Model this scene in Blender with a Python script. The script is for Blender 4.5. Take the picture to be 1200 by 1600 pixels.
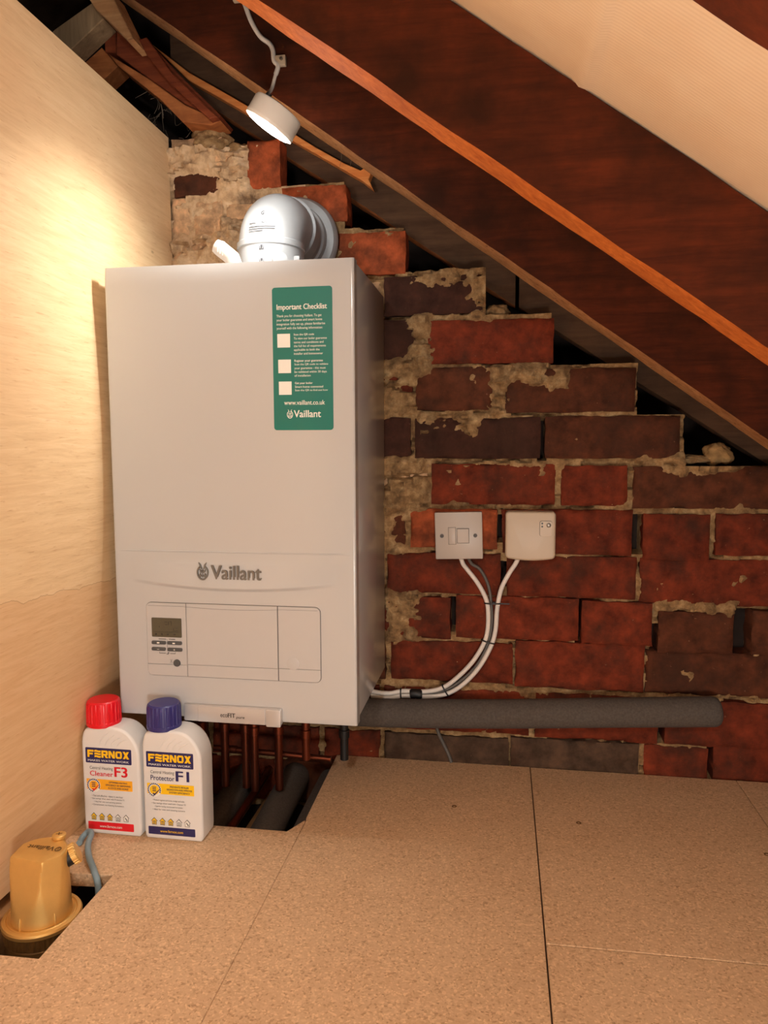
import bpy, bmesh, math, random
from mathutils import Vector, Matrix, noise

random.seed(7)
PI = math.pi
scene = bpy.context.scene
for o in list(bpy.data.objects):
    bpy.data.objects.remove(o)
COL = scene.collection

# ------------------------------------------------------------------ camera
cam_d = bpy.data.cameras.new('camera')
cam_d.sensor_fit = 'VERTICAL'
cam_d.sensor_height = 24.0
cam_d.lens = 1160.0 / 1600.0 * 24.0
cam_d.clip_start = 0.01
cam_o = bpy.data.objects.new('camera', cam_d)
COL.objects.link(cam_o)
yaw, pitch, roll = math.radians(9.059), math.radians(5.361), math.radians(-0.197)
fwd = Vector((-math.sin(yaw) * math.cos(pitch), math.cos(yaw) * math.cos(pitch), -math.sin(pitch)))
rt = Vector((math.cos(yaw), math.sin(yaw), 0))
up = rt.cross(fwd)
r2 = rt * math.cos(roll) + up * math.sin(roll)
u2 = up * math.cos(roll) - rt * math.sin(roll)
mw = Matrix((r2, u2, -fwd)).transposed().to_4x4()
mw.translation = Vector((0.6048, -1.3813, 0.6125))
cam_o.matrix_world = mw
scene.camera = cam_o

# ------------------------------------------------------------------ world, room light, exposure
world = bpy.data.worlds.new('world')
scene.world = world
world.use_nodes = True
bgn = world.node_tree.nodes['Background']
bgn.inputs[0].default_value = (1.0, 0.80, 0.64, 1)
bgn.inputs[1].default_value = 0.06

def point_light(name, loc, power, col, rad):
    d = bpy.data.lights.new(name, 'POINT')
    d.energy = power
    d.color = col
    d.shadow_soft_size = rad
    o = bpy.data.objects.new(name, d)
    o.location = loc
    COL.objects.link(o)
    return o
# warm bulb shining up through the loft hatch behind the camera
point_light('hatch_light', (0.75, -1.75, 0.15), 28, (1.0, 0.95, 0.88), 0.10)
# warm bulb hanging behind the photographer
point_light('bulb_light', (0.42, -1.85, 1.12), 19, (1.0, 0.97, 0.93), 0.04)

vs = scene.view_settings
scene.display_settings.display_device = 'sRGB'
vs.view_transform = 'Standard'
vs.look = 'None'
vs.gamma = 1.0
vs.use_curve_mapping = False
vs.exposure = 0.0

# ------------------------------------------------------------------ materials
def srgb(r, g, b):
    f = lambda c: (c / 255 / 12.92) if c / 255 <= 0.04045 else ((c / 255 + 0.055) / 1.055) ** 2.4
    return (f(r), f(g), f(b), 1)

MATS = {}
def new_mat(name):
    m = bpy.data.materials.new(name)
    m.use_nodes = True
    MATS[name] = m
    nt = m.node_tree
    return m, nt, nt.nodes['Principled BSDF']

def N(nt, kind, **kw):
    n = nt.nodes.new(kind)
    for k, v in kw.items():
        setattr(n, k, v)
    return n

def coords(nt, scale=(1, 1, 1), rot=(0, 0, 0), kind='Object'):
    tc = N(nt, 'ShaderNodeTexCoord')
    mp = N(nt, 'ShaderNodeMapping')
    mp.inputs['Scale'].default_value = scale
    mp.inputs['Rotation'].default_value = rot
    nt.links.new(tc.outputs[kind], mp.inputs[0])
    return mp.outputs[0]

def noise_tex(nt, vec, scale, detail=4, rough=0.55, dist=0.0):
    n = N(nt, 'ShaderNodeTexNoise')
    n.inputs['Scale'].default_value = scale
    n.inputs['Detail'].default_value = detail
    n.inputs['Roughness'].default_value = rough
    n.inputs['Distortion'].default_value = dist
    nt.links.new(vec, n.inputs['Vector'])
    return n.outputs[0]

def ramp(nt, fac, stops):
    r = N(nt, 'ShaderNodeValToRGB')
    el = r.color_ramp.elements
    el[0].position, el[0].color = stops[0]
    el[1].position, el[1].color = stops[1]
    for p, c in stops[2:]:
        e = el.new(p)
        e.color = c
    nt.links.new(fac, r.inputs[0])
    return r.outputs[0]

def mix(nt, fac, a, b, mode='MIX'):
    m = N(nt, 'ShaderNodeMix', data_type='RGBA', blend_type=mode)
    for sock, v in ((m.inputs[0], fac), (m.inputs[6], a), (m.inputs[7], b)):
        if hasattr(v, 'is_linked'):
            nt.links.new(v, sock)
        else:
            sock.default_value = v
    return m.outputs[2]

def bump(nt, bs, h, strength=0.3, dist=0.002):
    b = N(nt, 'ShaderNodeBump')
    b.inputs['Strength'].default_value = strength
    b.inputs['Distance'].default_value = dist
    nt.links.new(h, b.inputs['Height'])
    nt.links.new(b.outputs[0], bs.inputs['Normal'])

def plain(name, col, rough=0.5, metal=0.0, var=0.06, scale=30, bmp=0.0, coat=0.0):
    m, nt, bs = new_mat(name)
    v = coords(nt)
    n = noise_tex(nt, v, scale)
    c0 = tuple(max(0, c * (1 - var)) for c in col[:3]) + (1,)
    c1 = tuple(min(1, c * (1 + var)) for c in col[:3]) + (1,)
    nt.links.new(ramp(nt, n, [(0.3, c0), (0.7, c1)]), bs.inputs['Base Color'])
    bs.inputs['Roughness'].default_value = rough
    bs.inputs['Metallic'].default_value = metal
    bs.inputs['Coat Weight'].default_value = coat
    if bmp:
        bump(nt, bs, noise_tex(nt, v, scale * 12, 3), bmp, 0.001)
    return m

def wood(name, dark, light, grain=(4, 60, 60), rot=(0, 0, 0), rough=0.75, stain=None, stain_amt=0.6, bmp=0.35, fleck=None):
    m, nt, bs = new_mat(name)
    v = coords(nt, grain, rot)
    n1 = noise_tex(nt, v, 1.0, 6, 0.65, 0.4)
    c = ramp(nt, n1, [(0.25, dark), (0.75, light)])
    v2 = coords(nt)
    n2 = noise_tex(nt, v2, 9, 5, 0.6)
    if stain:
        f = ramp(nt, n2, [(0.42, (0, 0, 0, 1)), (0.68, (stain_amt,) * 3 + (1,))])
        c = mix(nt, f, c, stain)
    if fleck:
        n3 = noise_tex(nt, coords(nt, tuple(g * 2.2 for g in grain), rot), 1.0, 3, 0.6)
        f = ramp(nt, n3, [(0.60, (0, 0, 0, 1)), (0.72, (0.8, 0.8, 0.8, 1))])
        c = mix(nt, f, c, fleck)
    nt.links.new(c, bs.inputs['Base Color'])
    bs.inputs['Roughness'].default_value = rough
    bs.inputs['Specular IOR Level'].default_value = 0.2
    bump(nt, bs, n1, bmp, 0.002)
    return m

SLOPE = math.atan(0.72)
WHITE_ENAMEL = plain('white_enamel', srgb(188, 189, 190), 0.22, var=0.01, scale=3, coat=0.2)
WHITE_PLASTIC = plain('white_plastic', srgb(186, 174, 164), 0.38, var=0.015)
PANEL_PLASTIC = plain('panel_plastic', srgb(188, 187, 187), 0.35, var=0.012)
CREAM_PLASTIC = plain('cream_plastic', srgb(194, 174, 150), 0.4, var=0.015)
CABLE_WHITE = plain('cable_white', srgb(230, 222, 214), 0.5, var=0.03)
CABLE_GREY = plain('cable_grey', srgb(92, 88, 84), 0.5)
BLACK = plain('black_plastic', srgb(24, 22, 22), 0.5)
GROOVE = plain('groove_grey', srgb(92, 88, 88), 0.6)
SILVER = plain('silver_paint', srgb(196, 194, 194), 0.32, 0.35, 0.02)
LOGO_GREY = plain('logo_grey', srgb(120, 118, 114), 0.35, 0.3, 0.03)
DISPLAY = plain('lcd_glass', srgb(84, 80, 66), 0.2, var=0.03)
DISPLAY_INK = plain('lcd_ink', srgb(44, 40, 34), 0.4)
BUTTON = plain('button_grey', srgb(78, 80, 82), 0.35)
STICKER = plain('sticker_green', srgb(5, 114, 104), 0.3, var=0.02)
PRINT_WHITE = plain('print_white', srgb(236, 236, 230), 0.5, var=0.01)
PRINT_GREY = plain('print_grey', srgb(96, 96, 98), 0.5)
PRINT_NAVY = plain('print_navy', srgb(40, 38, 92), 0.4, var=0.02)
PRINT_YELLOW = plain('print_yellow', srgb(250, 200, 24), 0.4, var=0.02)
PRINT_AMBER = plain('print_amber', srgb(252, 178, 40), 0.4, var=0.02)
PRINT_RED = plain('print_red', srgb(222, 24, 40), 0.4, var=0.02)
CAP_RED = plain('cap_red', srgb(222, 16, 34), 0.35, var=0.02)
CAP_BLUE = plain('cap_navy', srgb(48, 44, 112), 0.4, var=0.03)
BOTTLE = plain('bottle_plastic', srgb(226, 224, 222), 0.4, var=0.012)
BRASS = plain('brass', srgb(228, 186, 112), 0.45, 0.65, 0.05, 40, 0.1)
BRASS_DARK = plain('tarnished_brass', srgb(122, 90, 50), 0.5, 0.5, 0.2, 60)
COPPER = plain('copper', srgb(128, 66, 46), 0.34, 0.9, 0.15, 25)
STEEL = plain('steel', srgb(150, 142, 134), 0.4, 0.8)
TUBE_BLUE = plain('blue_grey_tube', srgb(128, 150, 160), 0.45, var=0.06)
PRINT_MATTE = plain('print_matte', srgb(84, 84, 88), 0.9)
PRINT_MATTE.node_tree.nodes['Principled BSDF'].inputs['Specular IOR Level'].default_value = 0.0
FLUE_WHITE = plain('flue_white', srgb(174, 177, 180), 0.45, var=0.012)
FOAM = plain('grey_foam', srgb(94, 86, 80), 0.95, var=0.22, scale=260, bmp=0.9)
LAMP_SHELL = plain('lamp_shell', srgb(240, 236, 226), 0.3, 0.0, 0.02)
STONE = plain('mortar_lump', srgb(168, 134, 88), 0.95, var=0.3, scale=60, bmp=0.9)
DUST = plain('cobweb_dust', srgb(120, 104, 88), 1.0)

RAFTER_FACE = wood('rafter_stained', srgb(58, 24, 11), srgb(106, 46, 22), (7, 40, 70), (0, SLOPE, 0), 0.85,
                   srgb(42, 22, 12), 0.85)
RAFTER_UNDER_LIT = wood('rafter_underside_lit', srgb(180, 88, 34), srgb(232, 138, 64), (5, 90, 120), (0, SLOPE, 0), 0.75,  # lamplight on the rafter's underside is put into this brighter orange
                    srgb(150, 78, 42), 0.45)
DUSTY_LIT_UNDER = wood('rafter_dusty_lit', srgb(178, 122, 76), srgb(222, 172, 122), (9, 70, 90), (0, SLOPE, 0), 0.85,  # pale dust, with the lamp's light on the underside coloured in too
                   srgb(110, 66, 40), 0.5, fleck=srgb(70, 40, 26))
BOARD_DARK = wood('roof_board', srgb(48, 34, 24), srgb(84, 62, 44), (6, 30, 50), (0, SLOPE, 0), 0.9, srgb(36, 26, 20))
GABLE_FACE = wood('gable_timber', srgb(68, 46, 34), srgb(104, 78, 58), (6, 40, 60), (0, SLOPE, 0), 0.85, srgb(52, 38, 30))
LATH = wood('split_lath', srgb(214, 118, 56), srgb(244, 168, 100), (5, 80, 120), (0, SLOPE, 0), 0.7)
OLD_ORANGE = wood('old_orange_timber', srgb(150, 84, 44), srgb(206, 128, 74), (7, 60, 80), (0, SLOPE, 0), 0.8,
                  srgb(90, 46, 26), 0.7)
OLD_RED = wood('old_red_timber', srgb(90, 38, 22), srgb(142, 70, 40), (7, 60, 80), (0, SLOPE, 0), 0.8)
OLD_GREY = wood('old_grey_timber', srgb(120, 96, 70), srgb(178, 146, 110), (60, 60, 7), (0, -0.7, 0), 0.9)
JOIST = wood('joist_timber', srgb(150, 104, 62), srgb(206, 156, 104), (40, 5, 60), (0, 0, 0), 0.85, srgb(96, 60, 36))

def chipboard():
    m, nt, bs = new_mat('chipboard')
    v = coords(nt)
    n = noise_tex(nt, v, 7, 5, 0.6)
    base = ramp(nt, n, [(0.3, srgb(204, 170, 136)), (0.7, srgb(220, 188, 154))])
    vor = N(nt, 'ShaderNodeTexVoronoi')
    vor.inputs['Scale'].default_value = 400
    nv = noise_tex(nt, v, 60, 2)
    mv = N(nt, 'ShaderNodeVectorMath', operation='ADD')
    sc = N(nt, 'ShaderNodeVectorMath', operation='SCALE')
    cmb = N(nt, 'ShaderNodeCombineXYZ')
    nt.links.new(nv, cmb.inputs[0])
    nt.links.new(cmb.outputs[0], sc.inputs[0])
    sc.inputs['Scale'].default_value = 0.01
    nt.links.new(v, mv.inputs[0])
    nt.links.new(sc.outputs[0], mv.inputs[1])
    nt.links.new(mv.outputs[0], vor.inputs['Vector'])
    sep = N(nt, 'ShaderNodeSeparateColor')
    nt.links.new(vor.outputs['Color'], sep.inputs[0])
    chips = ramp(nt, sep.outputs[0], [(0.0, srgb(150, 114, 82)), (0.16, srgb(200, 165, 130)), (0.78, srgb(217, 184, 149)),
                                      (0.97, srgb(244, 212, 172))])
    c = mix(nt, 0.55, base, chips)
    # dark flecks and scuffs
    n3 = noise_tex(nt, v, 130, 2, 0.5)
    c = mix(nt, ramp(nt, n3, [(0.68, (0, 0, 0, 1)), (0.78, (0.6, 0.6, 0.6, 1))]), c, srgb(96, 64, 44))
    n4 = noise_tex(nt, v, 5.5, 6, 0.7)
    c = mix(nt, ramp(nt, n4, [(0.66, (0, 0, 0, 1)), (0.78, (0.45, 0.45, 0.45, 1))]), c, srgb(112, 76, 56))
    nt.links.new(c, bs.inputs['Base Color'])
    bs.inputs['Roughness'].default_value = 0.62
    bs.inputs['Specular IOR Level'].default_value = 0.2
    bump(nt, bs, sep.outputs[1], 0.12, 0.001)
    return m
CHIPBOARD = chipboard()

def plywood():
    m, nt, bs = new_mat('plywood')
    v = coords(nt, (1, 5, 55), (0.10, 0, 0))
    n1 = noise_tex(nt, v, 2.0, 6, 0.62, 0.8)
    c = ramp(nt, n1, [(0.25, srgb(220, 184, 140)), (0.55, srgb(234, 202, 158)), (0.8, srgb(240, 211, 172))])
    v2 = coords(nt, (1, 16, 150), (0.10, 0, 0))
    n2 = noise_tex(nt, v2, 2.0, 3, 0.6, 0.3)
    c = mix(nt, ramp(nt, n2, [(0.60, (0, 0, 0, 1)), (0.74, (0.55, 0.55, 0.55, 1))]), c, srgb(192, 142, 102))
    n3 = noise_tex(nt, coords(nt), 3.2, 4, 0.6)
    c = mix(nt, ramp(nt, n3, [(0.45, (0, 0, 0, 1)), (0.7, (0.4, 0.4, 0.4, 1))]), c, srgb(216, 166, 122))
    # split edge of the face veneer, redder sheet below it, and small dark knots
    sp = N(nt, 'ShaderNodeSeparateXYZ')
    nt.links.new(coords(nt), sp.inputs[0])
    def mth(op, a, b):
        q = N(nt, 'ShaderNodeMath', operation=op)
        for i, v in enumerate((a, b)):
            if hasattr(v, 'is_linked'):
                nt.links.new(v, q.inputs[i])
            else:
                q.inputs[i].default_value = v
        return q.outputs[0]
    wob = mth('MULTIPLY', mth('SUBTRACT', noise_tex(nt, coords(nt, (1, 1, 0.01)), 16, 4), 0.5), 0.03)
    d = mth('SUBTRACT', mth('SUBTRACT', sp.outputs[2], mth('ADD', mth('MULTIPLY', sp.outputs[1], -0.0565), 0.4031)), wob)
    c = mix(nt, mth('MULTIPLY', mth('LESS_THAN', d, 0.0), 0.28), c, srgb(208, 148, 98))
    c = mix(nt, mth('MULTIPLY', mth('LESS_THAN', mth('ABSOLUTE', d, 0.0), 0.0006), 0.4), c, srgb(150, 102, 66))
    vk = N(nt, 'ShaderNodeTexVoronoi')
    vk.inputs['Scale'].default_value = 11
    nt.links.new(coords(nt, (1, 0.6, 1.2)), vk.inputs['Vector'])
    c = mix(nt, ramp(nt, vk.outputs['Distance'], [(0.02, (0.7, 0.7, 0.7, 1)), (0.055, (0, 0, 0, 1))]), c, srgb(120, 76, 44))
    nt.links.new(c, bs.inputs['Base Color'])
    bs.inputs['Roughness'].default_value = 0.6
    bs.inputs['Specular IOR Level'].default_value = 0.2
    bump(nt, bs, n2, 0.25, 0.001)
    return m
PLYWOOD = plywood()

def membrane():
    m, nt, bs = new_mat('roof_membrane')
    v = coords(nt, (1, 1, 1), (0, SLOPE, 0))
    w = N(nt, 'ShaderNodeTexWave', wave_type='BANDS', bands_direction='Y')
    w.inputs['Scale'].default_value = 60
    w.inputs['Distortion'].default_value = 0.6
    nt.links.new(v, w.inputs['Vector'])
    n = noise_tex(nt, v, 14, 4)
    c = ramp(nt, n, [(0.3, srgb(240, 214, 184)), (0.7, srgb(246, 224, 196))])
    nt.links.new(c, bs.inputs['Base Color'])
    bs.inputs['Roughness'].default_value = 0.85
    bs.inputs['Specular IOR Level'].default_value = 0.2
    bump(nt, bs, w.outputs[0], 0.12, 0.001)
    return m
MEMBRANE = membrane()

def brick_mat():
    m, nt, bs = new_mat('old_brick')
    at = N(nt, 'ShaderNodeAttribute', attribute_name='tint')
    v = coords(nt)
    n = noise_tex(nt, v, 26, 6, 0.65)
    c = mix(nt, 0.8, at.outputs['Color'], ramp(nt, n, [(0.34, (0.40, 0.38, 0.38, 1)), (0.5, (1.0, 0.95, 0.95, 1)), (0.68, (1.7, 1.55, 1.5, 1))]), 'MULTIPLY')
    n2 = noise_tex(nt, v, 9, 6, 0.7)
    c = mix(nt, ramp(nt, n2, [(0.47, (0, 0, 0, 1)), (0.66, (0.75, 0.75, 0.75, 1))]), c, srgb(60, 38, 28))
    n3 = noise_tex(nt, v, 140, 3, 0.6)
    c = mix(nt, ramp(nt, n3, [(0.70, (0, 0, 0, 1)), (0.8, (0.55, 0.55, 0.55, 1))]), c, srgb(170, 130, 98))
    nt.links.new(c, bs.inputs['Base Color'])
    bs.inputs['Roughness'].default_value = 0.85
    bs.inputs['Specular IOR Level'].default_value = 0.2
    bump(nt, bs, noise_tex(nt, v, 120, 5, 0.7), 0.5, 0.002)
    return m
BRICK = brick_mat()

def mortar_mat():
    m, nt, bs = new_mat('old_mortar')
    v = coords(nt)
    n = noise_tex(nt, v, 45, 6, 0.7)
    c = ramp(nt, n, [(0.28, srgb(104, 78, 54)), (0.5, srgb(160, 126, 86)), (0.72, srgb(206, 174, 128))])
    n2 = noise_tex(nt, v, 11, 5, 0.65)
    c = mix(nt, ramp(nt, n2, [(0.50, (0, 0, 0, 1)), (0.70, (0.7, 0.7, 0.7, 1))]), c, srgb(80, 52, 36))
    nt.links.new(c, bs.inputs['Base Color'])
    bs.inputs['Roughness'].default_value = 0.95
    bs.inputs['Specular IOR Level'].default_value = 0.2
    bump(nt, bs, noise_tex(nt, v, 260, 4, 0.7), 0.8, 0.003)
    return m
MORTAR = mortar_mat()

def plaster_mat():
    m, nt, bs = new_mat('lime_plaster')
    v = coords(nt)
    n = noise_tex(nt, v, 38, 6, 0.7)
    c = ramp(nt, n, [(0.28, srgb(150, 116, 84)), (0.5, srgb(206, 172, 134)), (0.75, srgb(228, 200, 166))])
    n2 = noise_tex(nt, v, 12, 6, 0.7)
    c = mix(nt, ramp(nt, n2, [(0.56, (0, 0, 0, 1)), (0.70, (0.8, 0.8, 0.8, 1))]), c, srgb(84, 62, 50))
    nt.links.new(c, bs.inputs['Base Color'])
    bs.inputs['Roughness'].default_value = 0.95
    bs.inputs['Specular IOR Level'].default_value = 0.2
    bump(nt, bs, noise_tex(nt, v, 200, 4, 0.7), 0.6, 0.003)
    return m
PLASTER = plaster_mat()
VOID = plain('shaded_void', srgb(40, 28, 22), 1.0, var=0.3, scale=20)  # near-black colour stands in for the shade in wall and floor voids

def glow_mat():
    m, nt, bs = new_mat('lamp_glow')
    bs.inputs['Base Color'].default_value = (1, 1, 1, 1)
    bs.inputs['Emission Color'].default_value = (1.0, 0.97, 0.90, 1)
    bs.inputs['Emission Strength'].default_value = 9.0
    return m
GLOW = glow_mat()

# ------------------------------------------------------------------ mesh building
class MB:
    """collects geometry in world coordinates; becomes ONE mesh object"""
    def __init__(self):
        self.v, self.f, self.m = [], [], []
        self.tint = None

    def add(self, vs_, fs, mi=0):
        o = len(self.v)
        self.v += [tuple(p) for p in vs_]
        self.f += [tuple(i + o for i in f) for f in fs]
        self.m += [mi] * len(fs)
        return self

    def bm(self, b, mi=0):
        b.verts.index_update()
        self.add([v.co[:] for v in b.verts], [[v.index for v in f.verts] for f in b.faces], mi)
        b.free()
        return self

    def box(self, a, b, bev=0.0, seg=2, mi=0):
        x0, y0, z0 = [min(p, q) for p, q in zip(a, b)]
        x1, y1, z1 = [max(p, q) for p, q in zip(a, b)]
        bmh = bmesh.new()
        bmesh.ops.create_cube(bmh, size=1.0)
        for v in bmh.verts:
            v.co = Vector((x0 + (v.co.x + 0.5) * (x1 - x0), y0 + (v.co.y + 0.5) * (y1 - y0), z0 + (v.co.z + 0.5) * (z1 - z0)))
        if bev:
            bmesh.ops.bevel(bmh, geom=bmh.edges[:], offset=bev, segments=seg, profile=0.5, affect='EDGES')
        return self.bm(bmh, mi)

    def prism(self, poly, fn0, fn1, bev=0.0, seg=2, mi=0):
        """poly of 2D points; fn0/fn1 map (a,b) to 3D for the front and back outline"""
        n = len(poly)
        bmh = bmesh.new()
        A = [bmh.verts.new(fn0(*p)) for p in poly]
        Bv = [bmh.verts.new(fn1(*p)) for p in poly]
        ff = bmh.faces.new(A)
        bf = bmh.faces.new(Bv[::-1])
        for i in range(n):
            bmh.faces.new((A[(i + 1) % n], A[i], Bv[i], Bv[(i + 1) % n]))
        bmesh.ops.recalc_face_normals(bmh, faces=bmh.faces[:])
        if bev:
            es = list(ff.edges)
            bmesh.ops.bevel(bmh, geom=es, offset=bev, segments=seg, profile=0.5, affect='EDGES')
        bmesh.ops.triangulate(bmh, faces=[f for f in bmh.faces if len(f.verts) > 4])
        return self.bm(bmh, mi)

    def tube(self, pts, r, seg=16, mi=0, caps=True, smooth=0):
        pts = [Vector(p) for p in pts]
        if smooth:
            pts = spline(pts, smooth)
        n = len(pts)
        rs = r if isinstance(r, (list, tuple)) else [r] * n
        if len(rs) != n:
            rs = [rs[min(len(rs) - 1, int(i * len(rs) / n))] for i in range(n)]
        t0 = (pts[1] - pts[0]).normalized()
        nrm = t0.orthogonal().normalized()
        vs_, fs = [], []
        for i, p in enumerate(pts):
            t = (pts[min(i + 1, n - 1)] - pts[max(i - 1, 0)]).normalized()
            nrm = (nrm - t * nrm.dot(t)).normalized()
            bi = t.cross(nrm)
            for k in range(seg):
                a = 2 * PI * k / seg
                vs_.append(p + (nrm * math.cos(a) + bi * math.sin(a)) * rs[i])
        for i in range(n - 1):
            for k in range(seg):
                k2 = (k + 1) % seg
                fs.append((i * seg + k, i * seg + k2, (i + 1) * seg + k2, (i + 1) * seg + k))
        if caps:
            fs.append(tuple(range(seg))[::-1])
            fs.append(tuple((n - 1) * seg + k for k in range(seg)))
        return self.add(vs_, fs, mi)

    def lathe(self, prof, origin=(0, 0, 0), axis=(0, 0, 1), seg=48, rmod=None, mi=0, xdir=None):
        """prof: list of (r, h) along axis"""
        ax = Vector(axis).normalized()
        x = Vector(xdir).normalized() if xdir else (Vector((1, 0, 0)) if abs(ax.z) > 0.9 else ax.orthogonal().normalized())
        y = ax.cross(x)
        O = Vector(origin)
        vs_, fs = [], []
        for j, (r, h) in enumerate(prof):
            for k in range(seg):
                a = 2 * PI * k / seg
                rr = rmod(a, j, r, h) if rmod else r
                vs_.append(O + ax * h + (x * math.cos(a) + y * math.sin(a)) * rr)
        n = len(prof)
        for j in range(n - 1):
            for k in range(seg):
                k2 = (k + 1) % seg
                fs.append((j * seg + k, j * seg + k2, (j + 1) * seg + k2, (j + 1) * seg + k))
        fs.append(tuple(range(seg))[::-1])
        fs.append(tuple((n - 1) * seg + k for k in range(seg)))
        return self.add(vs_, fs, mi)

    def grid(self, fn, nu, nv, mi=0, keep=None):
        vs_ = [fn(i / nu, j / nv) for j in range(nv + 1) for i in range(nu + 1)]
        fs = []
        for j in range(nv):
            for i in range(nu):
                if keep and not keep((i + 0.5) / nu, (j + 0.5) / nv):
                    continue
                a = j * (nu + 1) + i
                fs.append((a, a + 1, a + nu + 2, a + nu + 1))
        return self.add(vs_, fs, mi)

    def disc(self, c, r, axis, seg=32, mi=0):
        ax = Vector(axis).normalized()
        x = ax.orthogonal().normalized()
        y = ax.cross(x)
        self.add([Vector(c) + (x * math.cos(2 * PI * k / seg) + y * math.sin(2 * PI * k / seg)) * r for k in range(seg)],
                 [tuple(range(seg))], mi)
        return self

def spline(pts, sub):
    out = []
    n = len(pts)
    for i in range(n - 1):
        p0, p1, p2, p3 = pts[max(i - 1, 0)], pts[i], pts[i + 1], pts[min(i + 2, n - 1)]
        for k in range(sub):
            t = k / sub
            out.append(0.5 * ((2 * p1) + (p2 - p0) * t + (2 * p0 - 5 * p1 + 4 * p2 - p3) * t * t + (3 * p1 - p0 - 3 * p2 + p3) * t ** 3))
    out.append(pts[-1])
    return out

def block_letters(mb, word, fn, x0, x1, y0, y1, gap=0.12):
    G = {
        'F': [[(0, 0), (.30, 0), (.30, 1), (0, 1)], [(.3, .74), (1, .74), (1, 1), (.3, 1)], [(.3, .36), (.86, .36), (.86, .60), (.3, .60)]],
        'E': [[(0, b), (.25, b + .05), (.5, b), (.75, b - .05), (1, b), (1, b + .25), (.75, b + .20), (.5, b + .25), (.25, b + .30), (0, b + .25)] for b in (0, .37, .74)],
        'R': [[(0, 0), (.30, 0), (.30, 1), (0, 1)], [(.3, .76), (.86, .76), (1, .88), (.88, 1), (.3, 1)], [(.70, .5), (1, .52), (1, .9), (.70, .8)],
              [(.3, .34), (.9, .34), (1, .46), (1, .55), (.3, .55)], [(.42, .38), (.72, .40), (1.04, 0), (.68, 0)]],
        'N': [[(0, 0), (.28, 0), (.28, 1), (0, 1)], [(.72, 0), (1, 0), (1, 1), (.72, 1)], [(0, 1), (.34, 1), (1, 0), (.66, 0)]],
        'O': [[(0, .2), (.16, 0), (.84, 0), (1, .2), (1, .24), (0, .24)], [(0, .76), (1, .76), (1, .8), (.84, 1), (.16, 1), (0, .8)], [(0, .2), (.28, .2), (.28, .8), (0, .8)],
              [(.72, .2), (1, .2), (1, .8), (.72, .8)]],
        'X': [[(0, 0), (.36, 0), (1, 1), (.64, 1)], [(.64, 0), (1, 0), (.36, 1), (0, 1)]],
    }
    n = len(word)
    w = (x1 - x0) / (n + gap * (n - 1))
    for i, ch in enumerate(word):
        a = x0 + i * w * (1 + gap)
        for j, p in enumerate(G[ch]):
            mb.prism([(a + u * w, y0 + v * (y1 - y0)) for u, v in p], lambda q, r: (fn(q, r)[0], fn(q, r)[1] - 0.00005 * j, fn(q, r)[2]),
                     lambda q, r: (fn(q, r)[0], fn(q, r)[1] + 0.0003, fn(q, r)[2]))
    return mb

ORG = {}
def obj(name, mb, mats, parent=None, angle=35, origin=None):
    mats = mats if isinstance(mats, (list, tuple)) else [mats]
    if parent is not None:
        org = ORG[parent.name]
    elif origin is not None:
        org = Vector(origin)
    else:
        xs, ys, zs = zip(*mb.v)
        org = Vector(((min(xs) + max(xs)) / 2, (min(ys) + max(ys)) / 2, min(zs)))
    me = bpy.data.meshes.new(name)
    me.from_pydata([(v[0] - org.x, v[1] - org.y, v[2] - org.z) for v in mb.v], [], mb.f)
    for m in mats:
        me.materials.append(m)
    me.polygons.foreach_set('material_index', mb.m)
    me.polygons.foreach_set('use_smooth', [True] * len(mb.f))
    if mb.tint:
        ca = me.color_attributes.new('tint', 'FLOAT_COLOR', 'POINT')
        flat = []
        for c in mb.tint:
            flat += [c[0], c[1], c[2], 1.0]
        ca.data.foreach_set('color', flat)
    me.update()
    me.set_sharp_from_angle(angle=math.radians(angle))
    o = bpy.data.objects.new(name, me)
    COL.objects.link(o)
    if parent is not None:
        o.parent = parent
    else:
        o.location = org
    ORG[o.name] = org
    return o

def tag(o, label=None, cat=None, group=None, kind=None):
    if label: o['label'] = label
    if cat: o['category'] = cat
    if group: o['group'] = group
    if kind: o['kind'] = kind
    return o

def thing(name, label, cat, loc, group=None):
    o = bpy.data.objects.new(name, None)
    o.empty_display_size = 0.05
    o.location = loc
    COL.objects.link(o)
    ORG[o.name] = Vector(loc)
    return tag(o, label, cat, group)

def text_geo(s, bold=0.0, spacing=1.0, shear=0.0, line=1.0, align='LEFT'):
    cu = bpy.data.curves.new('t', 'FONT')
    cu.body = s
    cu.offset = bold
    cu.space_character = spacing
    cu.space_line = line
    cu.shear = shear
    cu.align_x = align
    cu.resolution_u = 3
    t = bpy.data.objects.new('t', cu)
    COL.objects.link(t)
    dg = bpy.context.evaluated_depsgraph_get()
    me = bpy.data.meshes.new_from_object(t.evaluated_get(dg))
    vs_ = [v.co.copy() for v in me.vertices]
    fs = [tuple(p.vertices) for p in me.polygons]
    bpy.data.objects.remove(t)
    bpy.data.curves.remove(cu)
    bpy.data.meshes.remove(me)
    return vs_, fs

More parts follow.
